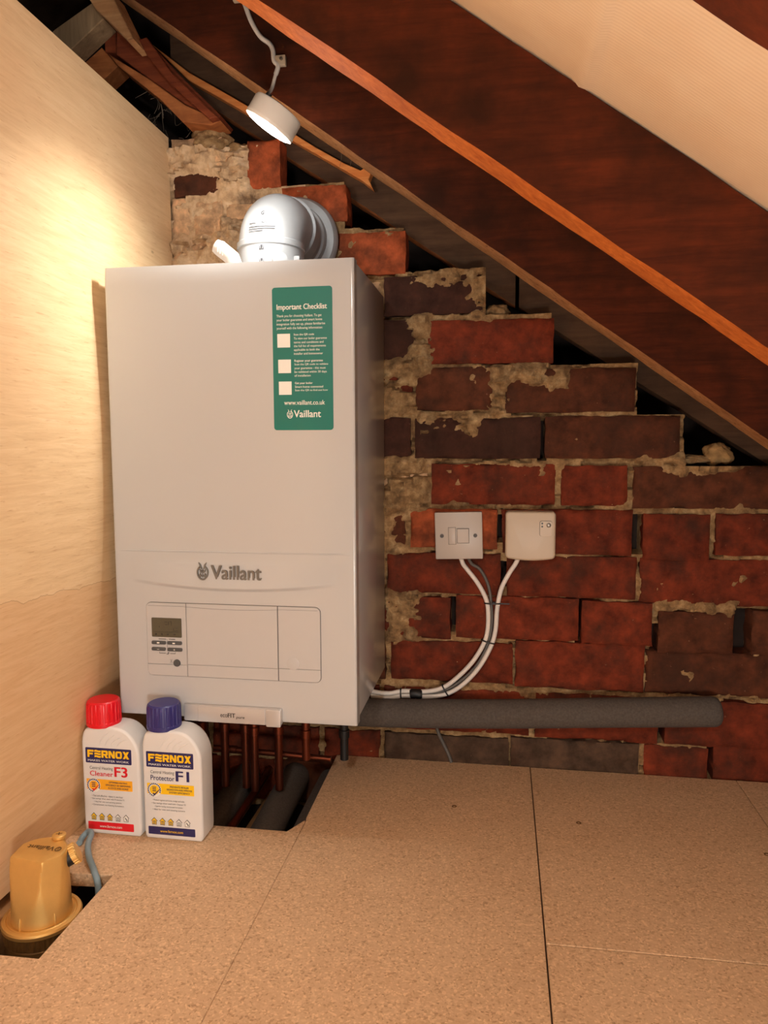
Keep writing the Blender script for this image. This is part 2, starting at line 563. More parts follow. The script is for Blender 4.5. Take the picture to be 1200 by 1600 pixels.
def text_on(mb, s, fn, x0, x1, y0, y1, bold=0.0, spacing=1.0, shear=0.0, line=1.0, align='LEFT', mi=0, nrm=(0, -1, 0)):
    """letters filling the rectangle x0..x1, y0..y1 of the surface fn(a,b)"""
    vs_, fs = text_geo(s, 0.0, spacing, shear, line, align)
    if not vs_:
        return mb
    if bold:
        k, m_ = len(vs_), len(fs)
        hgt = max(v.y for v in vs_) - min(v.y for v in vs_)
        base, bf = list(vs_), list(fs)
        for j, (sx_, sy_) in enumerate(((1, 0), (2, 0), (0, 0.6), (1, 0.6), (2, 0.6))):
            vs_ = vs_ + [v + Vector((sx_ * bold * 1.1 * hgt, sy_ * bold * hgt, 0)) for v in base]
            fs = fs + [tuple(i + k * (j + 1) for i in f) for f in bf]
    ax = min(v.x for v in vs_); bx = max(v.x for v in vs_)
    ay = min(v.y for v in vs_); by = max(v.y for v in vs_)
    out = [Vector(fn(x0 + (v.x - ax) / (bx - ax) * (x1 - x0), y0 + (v.y - ay) / (by - ay) * (y1 - y0))) for v in vs_]
    if bold:
        out = [p + Vector(nrm) * (0.00004 * (i // k)) for i, p in enumerate(out)]
    return mb.add(out, fs, mi)

def rrect(x0, x1, y0, y1, r, n=6, corners=(1, 1, 1, 1)):
    """counter-clockwise from lower left; corners: ll, lr, ur, ul"""
    P = []
    for (cx, cy, a0), on in zip(((x0 + r, y0 + r, PI), (x1 - r, y0 + r, 1.5 * PI), (x1 - r, y1 - r, 0), (x0 + r, y1 - r, 0.5 * PI)), corners):
        if on:
            P += [(cx + r * math.cos(a0 + k / n * PI / 2), cy + r * math.sin(a0 + k / n * PI / 2)) for k in range(n + 1)]
        else:
            P.append((cx + (r if cx > (x0 + x1) / 2 else -r), cy + (r if cy > (y0 + y1) / 2 else -r)))
    return P

def fy(y):
    return lambda a, b: (a, y, b)

def plate(mb, poly, yf, yb, bev=0.0, seg=2, mi=0):
    return mb.prism(poly, fy(yf), fy(yb), bev, seg, mi)

# ================================================================== SETTING
# --- floor: chipboard panels with real cut-outs and gaps
FT = 0.019
def slab(mb, poly, bev=0.0008):
    mb.prism(poly, lambda a, b: (a, b, 0.0), lambda a, b: (a, b, -FT), bev, 1)
g = 0.0004
fl = MB()
# left panel, walked around the two cut-outs
slab(fl, [(-0.20, -1.9), (0.296 - g * .25, -1.9), (0.296 - g * .25, -0.262), (0.2935, -0.258), (0.274, -0.2965), (0.02, -0.2965),
          (0.02, -0.003), (-0.20, -0.003), (-0.20, -0.45), (0.004, -0.4545), (0.0632, -0.4497), (0.0643, -0.6235), (0.018, -0.6245),
          (-0.20, -0.628)])
slab(fl, [(0.296 + g * .25, -1.9), (0.6636 - g, -1.9), (0.6629 - g, -0.002), (0.2893, -0.002), (0.2935, -0.250), (0.296 + g * .25, -0.262)])
slab(fl, [(0.6642 + g, -0.5045), (1.40, -0.4985), (1.40, -0.19), (1.0295 - g, -0.17), (1.0298 - g, -0.003), (0.6635 + g, -0.003)])
slab(fl, [(0.6648 + g, -1.9), (1.40, -1.9), (1.40, -0.5005), (0.6642 + g, -0.5065)])
slab(fl, [(1.0302 + g, -0.003), (1.0300 + g, -0.168), (1.40, -0.188), (1.40, -0.003)])
floor = tag(obj('floor', fl, CHIPBOARD, angle=30, origin=(0, 0, 0)), kind='structure')
# screw heads driven into the boards
for i, (sx, sy) in enumerate(((0.531, -0.176), (0.733, -0.2008), (1.0000, -0.2530))):
    s = MB()
    s.lathe([(0.0042, -0.0005), (0.0042, 0.0004), (0.0030, 0.0006), (0.0012, -0.0004)], (sx, sy, 0), seg=16)
    tag(obj('screw_head', s, BRASS_DARK), ('dark countersunk screw head in the chipboard, the one left of the long seam',
        'dark countersunk screw head in the chipboard just right of the long seam',
        'dark countersunk screw head in the chipboard nearest the right edge')[i], 'screw', 'screws in the floor boards')
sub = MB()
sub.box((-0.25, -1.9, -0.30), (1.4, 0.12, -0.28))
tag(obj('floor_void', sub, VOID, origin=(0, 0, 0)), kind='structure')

# --- brick gable wall
BRICKS = [
('o',0.127,0.191,1.087,1.174),('m',-0.022,0.079,1.081,1.122),('p',0.083,0.125,1.081,1.15),('p',-0.02,0.077,1.129,1.184),
('p',0.017,0.076,1.004,1.07),('p',-0.027,0.01,1.009,1.078),('p',0.083,0.193,0.996,1.061),('o',0.195,0.316,1.019,1.084),
('o',0.298,0.425,0.921,0.997),('p',0.18,0.293,0.959,1.003),('p',-0.027,0.172,0.918,0.994),('d',0.386,0.567,0.845,0.915),
('p',0.265,0.381,0.845,0.909),('r',0.468,0.693,0.755,0.833),('d',0.337,0.444,0.765,0.837),('m',0.445,0.584,0.671,0.75),
('m',0.608,0.836,0.665,0.743),('r',0.337,0.439,0.671,0.752),('d',0.443,0.673,0.582,0.656),('m',0.681,0.914,0.582,0.658),
('d',0.348,0.435,0.583,0.658),('r',0.475,0.701,0.497,0.572),('r',0.711,0.827,0.497,0.569),('m',0.838,1.125,0.493,0.568),
('p',0.336,0.467,0.498,0.576),('o',0.435,0.597,0.414,0.488),('r',0.606,0.837,0.407,0.489),('r',0.856,0.97,0.4,0.482),
('r',0.98,1.18,0.411,0.485),('m',0.335,0.424,0.414,0.491),('r',0.39,0.604,0.328,0.405),('r',0.615,0.847,0.327,0.403),
('r',0.853,1.143,0.319,0.402),('r',0.384,0.511,0.24,0.32),('r',0.522,0.746,0.244,0.325),('r',0.752,0.877,0.241,0.321),
('m',0.888,1.016,0.231,0.307),('m',1.048,1.209,0.233,0.312),('r',0.396,0.628,0.157,0.235),('r',0.633,0.865,0.154,0.242),
('m',0.868,1.119,0.153,0.233),('r',0.383,0.66,0.059,0.142),('r',0.672,0.893,0.057,0.143),('r',0.905,1.176,0.059,0.143),
('g',0.383,0.623,-0.008,0.05),('g',0.627,0.86,-0.007,0.055),('r',0.87,0.981,-0.009,0.054),('r',0.992,1.221,-0.008,0.065),
]
TINT = {'r': srgb(108, 45, 25), 'o': srgb(158, 78, 44), 'd': srgb(66, 39, 29), 'm': srgb(84, 46, 28), 'g': srgb(80, 62, 48), 'p': srgb(206, 168, 128)}
# filler bricks hidden by or beside the boiler
rows = [(-0.105, -0.02), (-0.012, 0.05), (0.06, 0.142), (0.157, 0.235), (0.243, 0.32), (0.328, 0.405), (0.414, 0.488), (0.498, 0.572), (0.583, 0.657), (0.671, 0.75), (0.76, 0.835), (0.845, 0.915)]
left_end = [0.4, 0.383, 0.383, 0.396, 0.384, 0.39, 0.335, 0.336, 0.348, 0.337, 0.337, 0.265]
allb = list(BRICKS)
for (zb, zt), xe in zip(rows, left_end):
    x = xe - 0.010
    while x > -0.03:
        x0 = max(-0.03, x - random.choice((0.11, 0.22, 0.225)))
        if x - x0 > 0.03:
            allb.append((random.choice('rmdm'), x0, x, zb, zt))
        x = x0 - 0.011
for i in range(6):
    allb.append(('m', 0.40 + i * 0.23, 0.62 + i * 0.23, -0.105, -0.02))
wb = MB()
wb.tint = []
def n3(x, y, z, s):
    return noise.fractal(Vector((x * s, y * s, z * s)), 1.0, 2.0, 4)
def rough_brick(kind, x0, x1, z0, z1):
    seed = random.uniform(0, 50)
    prot = random.uniform(-0.003, 0.003) + (0.004 if kind == 'p' else 0)
    nx, nz = max(6, int((x1 - x0) / 0.006)), max(6, int((z1 - z0) / 0.006))
    rad = 0.005
    vs_ = []
    jit = random.uniform(0.9, 1.12)
    base = TINT[kind]
    for j in range(nz + 1):
        for i in range(nx + 1):
            x = x0 + (x1 - x0) * i / nx
            z = z0 + (z1 - z0) * j / nz
            ed = min(x - x0, x1 - x, z - z0, z1 - z)
            wob = n3(x + seed, seed, z, 30)
            y = prot + 0.0020 * n3(x + seed, 1, z, 45) + 0.0012 * n3(x, seed, z, 150)
            if ed < rad:
                k = 1 - ed / rad
                y += rad * (1 - math.sqrt(max(0, 1 - k * k))) * (0.8 + 0.5 * wob)
            if ed < 1e-6:
                if i in (0, nx): x += 0.0022 * wob
                if j in (0, nz): z += 0.0020 * n3(x, seed + 5, z, 28)
            vs_.append((x, y, z))
    fs = [(j * (nx + 1) + i, j * (nx + 1) + i + 1, (j + 1) * (nx + 1) + i + 1, (j + 1) * (nx + 1) + i) for j in range(nz) for i in range(nx)]
    ring = [i for i in range(nx + 1)] + [j * (nx + 1) + nx for j in range(1, nz + 1)] + [nz * (nx + 1) + i for i in range(nx - 1, -1, -1)] + [j * (nx + 1) for j in range(nz - 1, 0, -1)]
    o = len(vs_)
    for k in ring:
        vs_.append((vs_[k][0], 0.05, vs_[k][2]))
    R_ = len(ring)
    for k in range(R_):
        k2 = (k + 1) % R_
        fs.append((ring[k2], ring[k], o + k, o + k2))
    wb.add(vs_, fs, 0)
    wb.tint.extend([(base[0] * jit, base[1] * jit, base[2] * jit)] * len(vs_))
for b in allb:
    rough_brick(*b)
# mortar bed: a height field between and behind the bricks, stepped along the roof line
STEP = [(-0.16, 0.57, 1.40), (0.57, 0.662, 0.925), (0.662, 0.752, 0.845), (0.752, 0.840, 0.69), (0.840, 0.925, 0.575), (0.925, 1.005, 0.425), (1.005, 1.09, 0.316), (1.09, 1.165, 0.190)]
def mortar_ok(x, z):
    for a, b, xm in STEP:
        if a <= z < b:
            return x < xm - 0.003
    return z < -0.1
GAPS = [(0.673, 0.682, 0.582, 0.655), (0.511, 0.522, 0.255, 0.319), (0.745, 0.753, 0.244, 0.318), (0.878, 0.889, 0.228, 0.283), (1.017, 1.047, 0.230, 0.310),
        (0.598, 0.605, 0.43, 0.474), (0.838, 0.855, 0.410, 0.479), (0.981, 0.993, -0.007, 0.055), (0.894, 0.906, 0.058, 0.098), (0.603, 0.614, 0.346, 0.388)]
SMEAR = [(0.610, 0.720, 0.712, 0.745), (0.455, 0.560, 0.625, 0.66), (0.34, 0.44, 0.665, 0.76), (0.43, 0.47, 0.74, 0.845), (0.584, 0.61, 0.66, 0.75), (0.34, 0.46, 0.49, 0.58),
         (0.54, 0.575, 0.835, 0.93), (0.44, 0.53, 0.90, 0.93), (0.16, 0.30, 0.90, 0.96), (0.075, 0.125, 1.08, 1.15), (-0.03, 0.07, 1.122, 1.19), (0.08, 0.20, 0.99, 1.03), (-0.03, 0.1, 0.94, 1.0), (0.39, 0.45, 0.235, 0.33),
         (0.886, 1.015, 0.304, 0.32), (0.89, 1.01, 0.56, 0.585), (0.35, 0.42, 0.40, 0.50)]
def mortar_y(u, v):
    x = -0.035 + u * 1.30
    z = -0.12 + v * 1.30
    y = 0.0075 + 0.0065 * n3(x, 3, z, 24) + 0.005 * n3(x, 7, z, 85)
    if n3(x * 0.45, 21, z * 1.6, 20) > 0.26:
        y += 0.012
    for a, b, c, d in SMEAR:
        k = min(x - a, b - x, z - c, d - z)
        if k > -0.01:
            y -= (0.016 + 0.01 * n3(x, 9, z, 40)) * min(1, max(0, (k + 0.01) / 0.018 + 0.6 * n3(x, 11, z, 50)))
    for a, b, c, d in GAPS:
        if a - 0.002 < x < b + 0.002 and c < z < d:
            y = 0.055
    return (x, min(y, 0.055), z)
o0 = len(wb.v)
wb.grid(mortar_y, 300, 300, 1, keep=lambda u, v: mortar_ok(-0.035 + u * 1.30, -0.12 + v * 1.30))
wb.tint.extend([(0.3, 0.2, 0.1)] * (len(wb.v) - o0))
for i, f in enumerate(wb.f):
    if wb.m[i] == 1:
        p = wb.v[f[0]]
        if p[2] > 0.925 and p[0] < 0.23 + 0.03 * n3(p[0], 2, p[2], 25):
            wb.m[i] = 3
o0 = len(wb.v)
for a, b, xm in STEP:
    wb.box((-0.035, 0.050, a), ((1.06 if xm > 1.3 else xm - 0.10), 0.20, b - 0.004), 0, mi=2)
wb.box((-0.6, 0.21, -0.3), (1.5, 0.23, 1.9), 0, mi=2)
wb.box((-0.035, 0.02, -0.3), (1.4, 0.20, -0.12), 0, mi=2)
wb.tint.extend([(0.03, 0.02, 0.015)] * (len(wb.v) - o0))
tag(obj('wall_back', wb, [BRICK, MORTAR, VOID, PLASTER], angle=50, origin=(0, 0, 0)), kind='structure')

# --- plywood wall on the left (bows out slightly towards its foot)
pw = MB()
def ply_x(z):
    return -0.026 - 0.031 * max(0.0, 1 - z / 0.5) ** 1.6 + 0.012 * math.exp(-((z - 0.62) / 0.24) ** 2)
NZ = 40
zz = [i / NZ * 1.187 for i in range(NZ + 1)]
prof = [(ply_x(z), z) for z in zz] + [(ply_x(z) - 0.018, z) for z in reversed(zz)]
pw.prism(prof, lambda a, b: (a, -1.9, b), lambda a, b: (a, 0.0005, b))
tag(obj('wall_left', pw, PLYWOOD, origin=(-0.03, -0.5, 0.0)), kind='structure')

# --- roof covering (dark boards and the opposite slope)
def roof_z(x, c):
    return c - 0.72 * (x - 0.5)
def slope_box(mb, x0, x1, c0, c1, y0, y1, s=0.72, mi=0, plumb=True):
    """a timber running down the slope: underside z=c0-s(x-.5), top c1-s(x-.5)"""
    P = [(x0, c0 - s * (x0 - 0.5)), (x1, c0 - s * (x1 - 0.5)), (x1, c1 - s * (x1 - 0.5)), (x0, c1 - s * (x0 - 0.5))]
    return P
ce = MB()
for k in range(9):
    y0 = -0.44 + k * 0.072
    P = slope_box(None, -0.13, 1.45, 1.141 + random.uniform(0, 0.004), 1.160, 0, 0)
    ce.prism(P, fy(y0), fy(y0 + 0.0705))
P = [(-0.135, 1.60), (-0.95, 1.013), (-0.95, 1.030), (-0.135, 1.617)]
ce.prism(P, fy(-2.0), fy(0.2))
tag(obj('ceiling', ce, BOARD_DARK, origin=(0, 0, 1.2)), kind='structure')

# ================================================================== ROOF TIMBERS
def rough_timber(name, x0, x1, c0, c1, y0, y1, mats, label, s=0.72, cat='rafter', amp=0.0016, under_mi=1, group=None):
    """rafter as a subdivided bar with worn edges; material 1 on its underside"""
    mb = MB()
    L = math.hypot(1, s)
    n = 90
    ring = []
    hy, hc = 5, 7
    sec = [(y0 + (y1 - y0) * i / hy, 0.0, 'u') for i in range(hy)] + [(y1, i / hc, 'b') for i in range(hc)] + \
          [(y1 - (y1 - y0) * i / hy, 1.0, 't') for i in range(hy)] + [(y0, 1 - i / hc, 'f') for i in range(hc)]
    m = len(sec)
    vs_, fs, mi = [], [], []
    for i in range(n + 1):
        x = x0 + (x1 - x0) * i / n
        for (y, k, w) in sec:
            c = c0 + (c1 - c0) * k
            z = c - s * (x - 0.5)
            corner = (k in (0.0, 1.0) and abs(y - y0) < 1e-6) or (k in (0.0, 1.0) and abs(y - y1) < 1e-6)
            a = amp * (1.3 if corner else 0.7)
            dy = a * n3(x, y * 3 + c0 * 7, k, 14) * (0.7 if corner else 0.4)
            dz = a * n3(x + 5, y * 3, k + c0 * 5, 14)
            if corner:
                dy += 0.0025 * (1 if abs(y - y0) < 1e-6 else -1)
                dz += 0.0015 * (1 if k == 0.0 else -1)
            vs_.append((x, y + dy, z + dz))
    for i in range(n):
        for k in range(m):
            k2 = (k + 1) % m
            fs.append((i * m + k, i * m + k2, (i + 1) * m + k2, (i + 1) * m + k))
            mi.append(under_mi if sec[k][2] == 'u' else 0)
    fs.append(tuple(range(m))[::-1]); mi.append(0)
    fs.append(tuple(n * m + k for k in range(m))); mi.append(0)
    mb.add(vs_, fs)
    mb.m = mi
    o = obj(name, mb, mats, angle=40)
    return tag(o, label, cat, group)

rough_timber('rafter', -0.128, 1.42, 0.996, 1.139, -0.085, -0.008, [RAFTER_FACE, DUSTY_LIT_UNDER],
             'dark sloping rafter nearest the brick gable, its pale underside passing behind the lit lamp')
rough_timber('rafter', -0.128, 1.42, 0.996, 1.139, -0.497, -0.435, [RAFTER_FACE, RAFTER_UNDER_LIT],
             'broad dark brown rafter with a lit orange underside, below the pale membrane')
rough_timber('rafter', -0.128, 1.42, 0.996, 1.139, -0.99, -0.93, [RAFTER_FACE, RAFTER_FACE],
             'orange brown rafter above the pale membrane, seen in the top right corner')
rough_timber('gable_timber', -0.04, 0.625, 0.949, 1.10, 0.052, 0.100, [GABLE_FACE, OLD_ORANGE],  # orange underside paints in the light on the lower edge
             'dark thin timber behind the split lath, ending above the burnt brick', 0.677, 'timber')
rough_timber('gable_timber', 0.632, 1.42, 0.949, 1.07, 0.056, 0.100, [GABLE_FACE, GABLE_FACE],
             'grey brown timber running down over the brick steps under the rafter', 0.655, 'timber')

lt = MB()
up_ = [(-0.068, 1.374), (0.006, 1.316), (0.09, 1.266), (0.183, 1.209), (0.25, 1.165), (0.306, 1.132), (0.338, 1.117), (0.345, 1.121), (0.358, 1.112), (0.353, 1.100), (0.361, 1.082)]
lo_ = [(0.34, 1.099), (0.27, 1.142), (0.182, 1.194), (0.09, 1.252), (0.005, 1.302)]
lt.prism(up_ + lo_, fy(0.030), fy(0.050), 0.001, 1)
tag(obj('lath', lt, LATH), 'thin orange split lath with a splintered lower tip behind the lamp', 'lath')

mm = MB()
def mem(u, v):
    x = -0.12 + u * 1.55
    y = -0.452 - v * 1.5
    sag = 0.010 * math.sin(min(1, max(0, (-(y) - 0.50) / 0.43)) * PI) if y > -0.93 else 0
    fold = 0.006 * math.exp(-((x - 0.685 - 0.03 * v) / 0.006) ** 2)
    return (x, y, roof_z(x, 1.1415) - sag - fold + 0.0014 * n3(x, y, 0, 9) - (0.004 if x < 0.685 else 0) * min(1, abs(v) * 6))
mm.grid(mem, 220, 60)
tag(obj('roof_membrane', mm, MEMBRANE), 'pale beige roofing membrane stretched over the rafters, with a faint seam', 'membrane')

def timber(name, poly, y0, y1, m, label, cat='timber', bev=0.0015):
    mb = MB()
    mb.prism(poly, fy(y0), fy(y1), bev, 1)
    return tag(obj(name, mb, m), label, cat)
timber('opposite_rafter', [(-0.138, 1.414), (-0.121, 1.382), (-0.185, 1.336), (-0.60, 1.03), (-0.63, 1.07), (-0.219, 1.372)], -0.05, -0.005, OLD_GREY,
       'grey dusty rafter stub rising to the ridge above the plywood', 'rafter')
timber('opposite_rafter', [(-0.155, 1.360), (-0.123, 1.324), (-0.153, 1.302), (-0.55, 1.00), (-0.58, 1.04), (-0.187, 1.338)], 0.0, 0.045, OLD_ORANGE,
       'chipped orange rafter stub behind the plywood top, below the grey one', 'rafter')
timber('ridge_block', [(-0.147, 1.404), (-0.123, 1.389), (-0.124, 1.346), (-0.146, 1.349)], -0.004, 0.10, OLD_RED,
       'dark red wooden block between the rafter stubs at the ridge')
timber('collar_piece', [(-0.150, 1.430), (-0.130, 1.430), (-0.090, 1.412), (-0.046, 1.322), (-0.058, 1.321), (-0.088, 1.352), (-0.114, 1.376), (-0.13, 1.40)], -0.088, -0.03, DUSTY_LIT_UNDER,
       'rough sawn dusty timber end with a ragged tip below the first rafter')
timber('wall_plate', [(-0.115, 1.335), (-0.052, 1.287), (0.019, 1.236), (0.080, 1.204), (0.086, 1.212), (0.012, 1.285), (-0.050, 1.352), (-0.112, 1.380)], -0.02, 0.045, OLD_RED,
       'short red brown timber resting on the brick pier beside the plywood top')
timber('lit_underside_strip', [(-0.127, 1.333), (-0.050, 1.284), (0.021, 1.232), (0.088, 1.200), (0.070, 1.193), (0.014, 1.203), (-0.028, 1.246), (-0.109, 1.311)], -0.026, 0.03, OLD_ORANGE,  # separate orange strip standing in for the timber's lamp-lit underside
       'added bright orange strip for the lit underside of the short red brown timber')
timber('packing_board', [(-0.058, 1.343), (-0.042, 1.346), (0.003, 1.283), (0.089, 1.199), (0.074, 1.196), (-0.003, 1.266), (-0.041, 1.313)], -0.045, -0.0275, OLD_RED,
       'narrow dark red board fixed along the short orange timber')

def lump(name, c, r, m, label, cat='stone', sq=(1, 1, 1), seed=0, amp=0.3, fr=9):
    b = bmesh.new()
    bmesh.ops.create_icosphere(b, subdivisions=4, radius=1.0)
    for v in b.verts:
        p = v.co.copy()
        k = 1 + amp * noise.fractal(p * 1.3 + Vector((seed, 0, 0)), 1, 2, 5) + 0.06 * noise.noise(p * fr)
        v.co = Vector((c[0] + p.x * r * sq[0] * k, c[1] + p.y * r * sq[1] * k, c[2] + p.z * r * sq[2] * k))
    mb = MB()
    mb.bm(b)
    return tag(obj(name, mb, m, angle=60), label, cat)
lump('mortar_lump', (0.985, 0.030, 0.589), 0.021, STONE, 'round lump of old mortar lodged under the rafter at the right', 'rubble', (1.15, 0.9, 1.0), 3)
lump('mortar_lump', (0.945, 0.028, 0.580), 0.018, MORTAR, 'low crumbled mortar heap beside the round lump under the rafter', 'rubble', (1.6, 1, 0.5), 9)
lump('mortar_lump', (0.592, 0.030, 0.850), 0.017, MORTAR, 'rounded mortar blob at the end of the burnt brick course', 'rubble', (1.3, 1, 0.8), 5)
lump('broken_brick', (0.048, 0.020, 1.176), 0.030, MORTAR, 'broken mortar covered brick end under the short orange timber', 'rubble', (1.4, 0.9, 1.0), 12, 0.4)
lump('broken_brick', (0.105, 0.030, 1.158), 0.026, MORTAR, 'small rough stone beside the lit red brick at the pier top', 'rubble', (1.3, 0.9, 0.8), 15, 0.4)
lump('broken_brick', (0.330, 0.045, 1.000), 0.018, MORTAR, 'dark rough rubble on the brick step right of the flue', 'rubble', (1.5, 0.9, 0.8), 21, 0.4)
cw = MB()
for i in range(26):
    x = random.uniform(-0.09, 0.01); z = 1.345 - (x + 0.09) * 1.0 - random.uniform(0.03, 0.10)
    p = Vector((x, 0.03 + random.uniform(-0.03, 0.05), z))
    pts = [p + Vector((random.gauss(0, 0.012), random.gauss(0, 0.008), random.gauss(0, 0.012))) * k for k in (0, 1, 2)]
    cw.tube(pts, 0.0004, 4, smooth=4)
for a in range(3):
    p = Vector((0.30 + 0.02 * a, 0.02, 1.12 + 0.0 * a))
    cw.tube([p, p + Vector((0.006, -0.01, 0.02)), p + Vector((0.012 * a, -0.03, 0.035))], 0.0003, 4, smooth=4)
tag(obj('cobweb', cw, DUST), 'dusty cobweb strands in the dark gap above the plywood edge', 'cobweb', kind='stuff')

# ================================================================== BOILER
BW, BH, YF = 0.390, 0.700, -0.300
Z0 = 0.179
boiler = thing('boiler', 'large white wall hung boiler with a green sticker on its front', 'boiler', (0.195, -0.15, Z0))
zt = Z0 + BH
# front cover: height field with ledge line and the smile shaped relief below it
fc = MB()
LEDGE = 0.4430
def smile(x):
    return 0.4010 - 0.0118 * (1 - ((x - 0.195) / 0.165) ** 2)
def face_y(x, z):
    y = YF
    t = abs(x - 0.195) / 0.165
    if t < 1.13:
        k = min(1, max(0, (1.13 - t) / 0.13))
        if z < LEDGE + 0.0018:
            zs = smile(x)
            if z > zs:
                f = (LEDGE - z) / (LEDGE - zs)
                amp = 0.0055 * max(0, 1 - t * t) ** 0.8
                yy = -amp * max(0, f) + 0.0012 * k * (1 if f < 0.02 else max(0, 1 - f * 3))
                y += yy
            elif z > zs - 0.007:
                f = (z - (zs - 0.007)) / 0.007
                y += -0.0055 * max(0, 1 - t * t) ** 0.8 * f * f * (3 - 2 * f)
        if LEDGE + 0.0002 < z < LEDGE + 0.0026:
            y -= 0.0010 * k
    return y
xs = [0.0005 + 0.0045 * (1 - math.cos(i / 5 * PI / 2)) for i in range(5)] + [0.005 + 0.380 * i / 120 for i in range(121)] + [0.3895 - 0.0045 * (1 - math.cos((4 - i) / 5 * PI / 2)) for i in range(5)]
def edge_round(d, r=0.004):
    return 0 if d >= r else r - math.sqrt(max(0, r * r - (r - d) ** 2))
zs_ = [Z0 + (LEDGE - 0.075 - Z0) * i / 30 for i in range(30)] + [LEDGE - 0.075 + 0.0735 * i / 90 for i in range(90)] + [LEDGE - 0.0015 + 0.006 * i / 16 for i in range(16)] + [LEDGE + 0.0045 + (zt - LEDGE - 0.0045) * i / 30 for i in range(31)]
V_ = []
for z in zs_:
    for x in xs:
        d = min(x, BW - x)
        V_.append((x, face_y(x, z) + edge_round(d) + edge_round(min(z - Z0, zt - z), 0.002), z))
nx_ = len(xs)
F_ = [(j * nx_ + i, j * nx_ + i + 1, (j + 1) * nx_ + i + 1, (j + 1) * nx_ + i) for j in range(len(zs_) - 1) for i in range(nx_ - 1)]
fc.add(V_, F_)
# returns of the cover (sides, top, bottom)
def wallstrip(pts):
    o = len(pts)
    fc.add([p for p in pts] + [(p[0], YF + 0.022, p[2]) for p in pts], [(i + 1, i, o + i, o + i + 1) for i in range(o - 1)])
nz_ = len(zs_)
border = [V_[i] for i in range(nx_)] + [V_[j * nx_ + nx_ - 1] for j in range(1, nz_)] + [V_[(nz_ - 1) * nx_ + i] for i in range(nx_ - 2, -1, -1)] + [V_[j * nx_] for j in range(nz_ - 2, -1, -1)]
wallstrip(border)
obj('front_cover', fc, WHITE_ENAMEL, boiler, angle=40)
cs = MB()
cs.box((0.0025, YF + 0.0225, Z0 + 0.004), (BW - 0.0025, -0.012, zt - 0.001), 0.002)
obj('side_casing', cs, WHITE_ENAMEL, boiler)
bk = MB()
bk.box((0.05, -0.0115, Z0 + 0.10), (BW - 0.05, -0.0015, zt - 0.05), 0.001)
obj('hanging_bracket', bk, STEEL, boiler)

# control panel behind its flaps
cp = MB()
plate(cp, rrect(0.0512, 0.3345, 0.2448, 0.3632, 0.009), YF - 0.0006, YF + 0.003)
panel = tag(obj('control_panel', cp, GROOVE, boiler), 'dark seam behind the control flaps')
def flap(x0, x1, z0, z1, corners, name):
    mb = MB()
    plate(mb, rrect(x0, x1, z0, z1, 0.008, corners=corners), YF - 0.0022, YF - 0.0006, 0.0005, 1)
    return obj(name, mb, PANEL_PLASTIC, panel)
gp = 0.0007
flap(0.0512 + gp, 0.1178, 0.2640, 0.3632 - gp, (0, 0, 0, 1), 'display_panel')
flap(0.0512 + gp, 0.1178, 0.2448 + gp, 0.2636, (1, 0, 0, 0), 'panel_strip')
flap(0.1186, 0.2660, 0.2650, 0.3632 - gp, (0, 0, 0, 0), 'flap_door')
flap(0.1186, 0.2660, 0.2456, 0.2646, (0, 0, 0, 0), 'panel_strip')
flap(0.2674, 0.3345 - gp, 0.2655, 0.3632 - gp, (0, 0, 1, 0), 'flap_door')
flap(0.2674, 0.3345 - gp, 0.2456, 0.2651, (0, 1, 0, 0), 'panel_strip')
yp = YF - 0.0022
sm = MB()
pts = [(0.0512 + 0.004 + (0.33 - 0.0552) * i / 40, yp - 0.0001, 0.3578 - 0.0028 * math.sin(max(0, min(1, (i - 8) / 24)) * PI)) for i in range(41)]
sm.tube(pts, 0.00022, 5)
obj('contour_line', sm, PRINT_GREY, panel)
ds = MB()
plate(ds, rrect(0.0606, 0.1104, 0.3078, 0.3386, 0.0015), yp - 0.0008, yp, 0.0002, 1)
dsp = obj('display', ds, DISPLAY, panel)
dk = MB()
for (a, b, c, d) in ((0.083, 0.0865, 0.3315, 0.3325), (0.083, 0.0865, 0.3275, 0.3285), (0.0885, 0.0893, 0.3275, 0.333), (0.0905, 0.094, 0.3325, 0.3333), (0.0935, 0.0943, 0.3275, 0.333),
                     (0.0728, 0.0742, 0.3235, 0.325), (0.097, 0.1045, 0.318, 0.3188), (0.097, 0.0978, 0.318, 0.323), (0.1, 0.1045, 0.3225, 0.3233), (0.063, 0.108, 0.3160, 0.3163), (0.066, 0.069, 0.311, 0.3135), (0.076, 0.079, 0.311, 0.3135), (0.086, 0.089, 0.311, 0.3135), (0.097, 0.1, 0.311, 0.3135)):
    dk.box((a, yp - 0.0010, c), (b, yp - 0.0008, d))
obj('display_segments', dk, DISPLAY_INK, panel)
for (a, b, c, d) in ((0.0600, 0.0840, 0.2960, 0.3016), (0.0864, 0.1105, 0.2962, 0.3018), (0.0597, 0.0831, 0.2858, 0.2912), (0.0862, 0.1108, 0.2856, 0.2912)):
    bt = MB()
    plate(bt, rrect(a, b, c, d, 0.002), yp - 0.0022, yp, 0.0007, 2)
    obj('button', bt, BUTTON, panel)
kb = MB()
kb.lathe([(0.0058, 0), (0.0058, 0.0015), (0.0050, 0.0028), (0.0015, 0.0030)], (0.1012, yp, 0.2668), (0, -1, 0), 32)
obj('reset_button', kb, BUTTON, panel)
for (a, b, c, d) in ((0.0695, 0.0735, 0.2978, 0.2998), (0.0955, 0.0995, 0.2978, 0.2998)):
    ti = MB()
    plate(ti, [(a, c), (b, c), (b, d), (a, d)], yp - 0.0026, yp - 0.0022)
    obj('button_symbol', ti, PRINT_WHITE, panel)
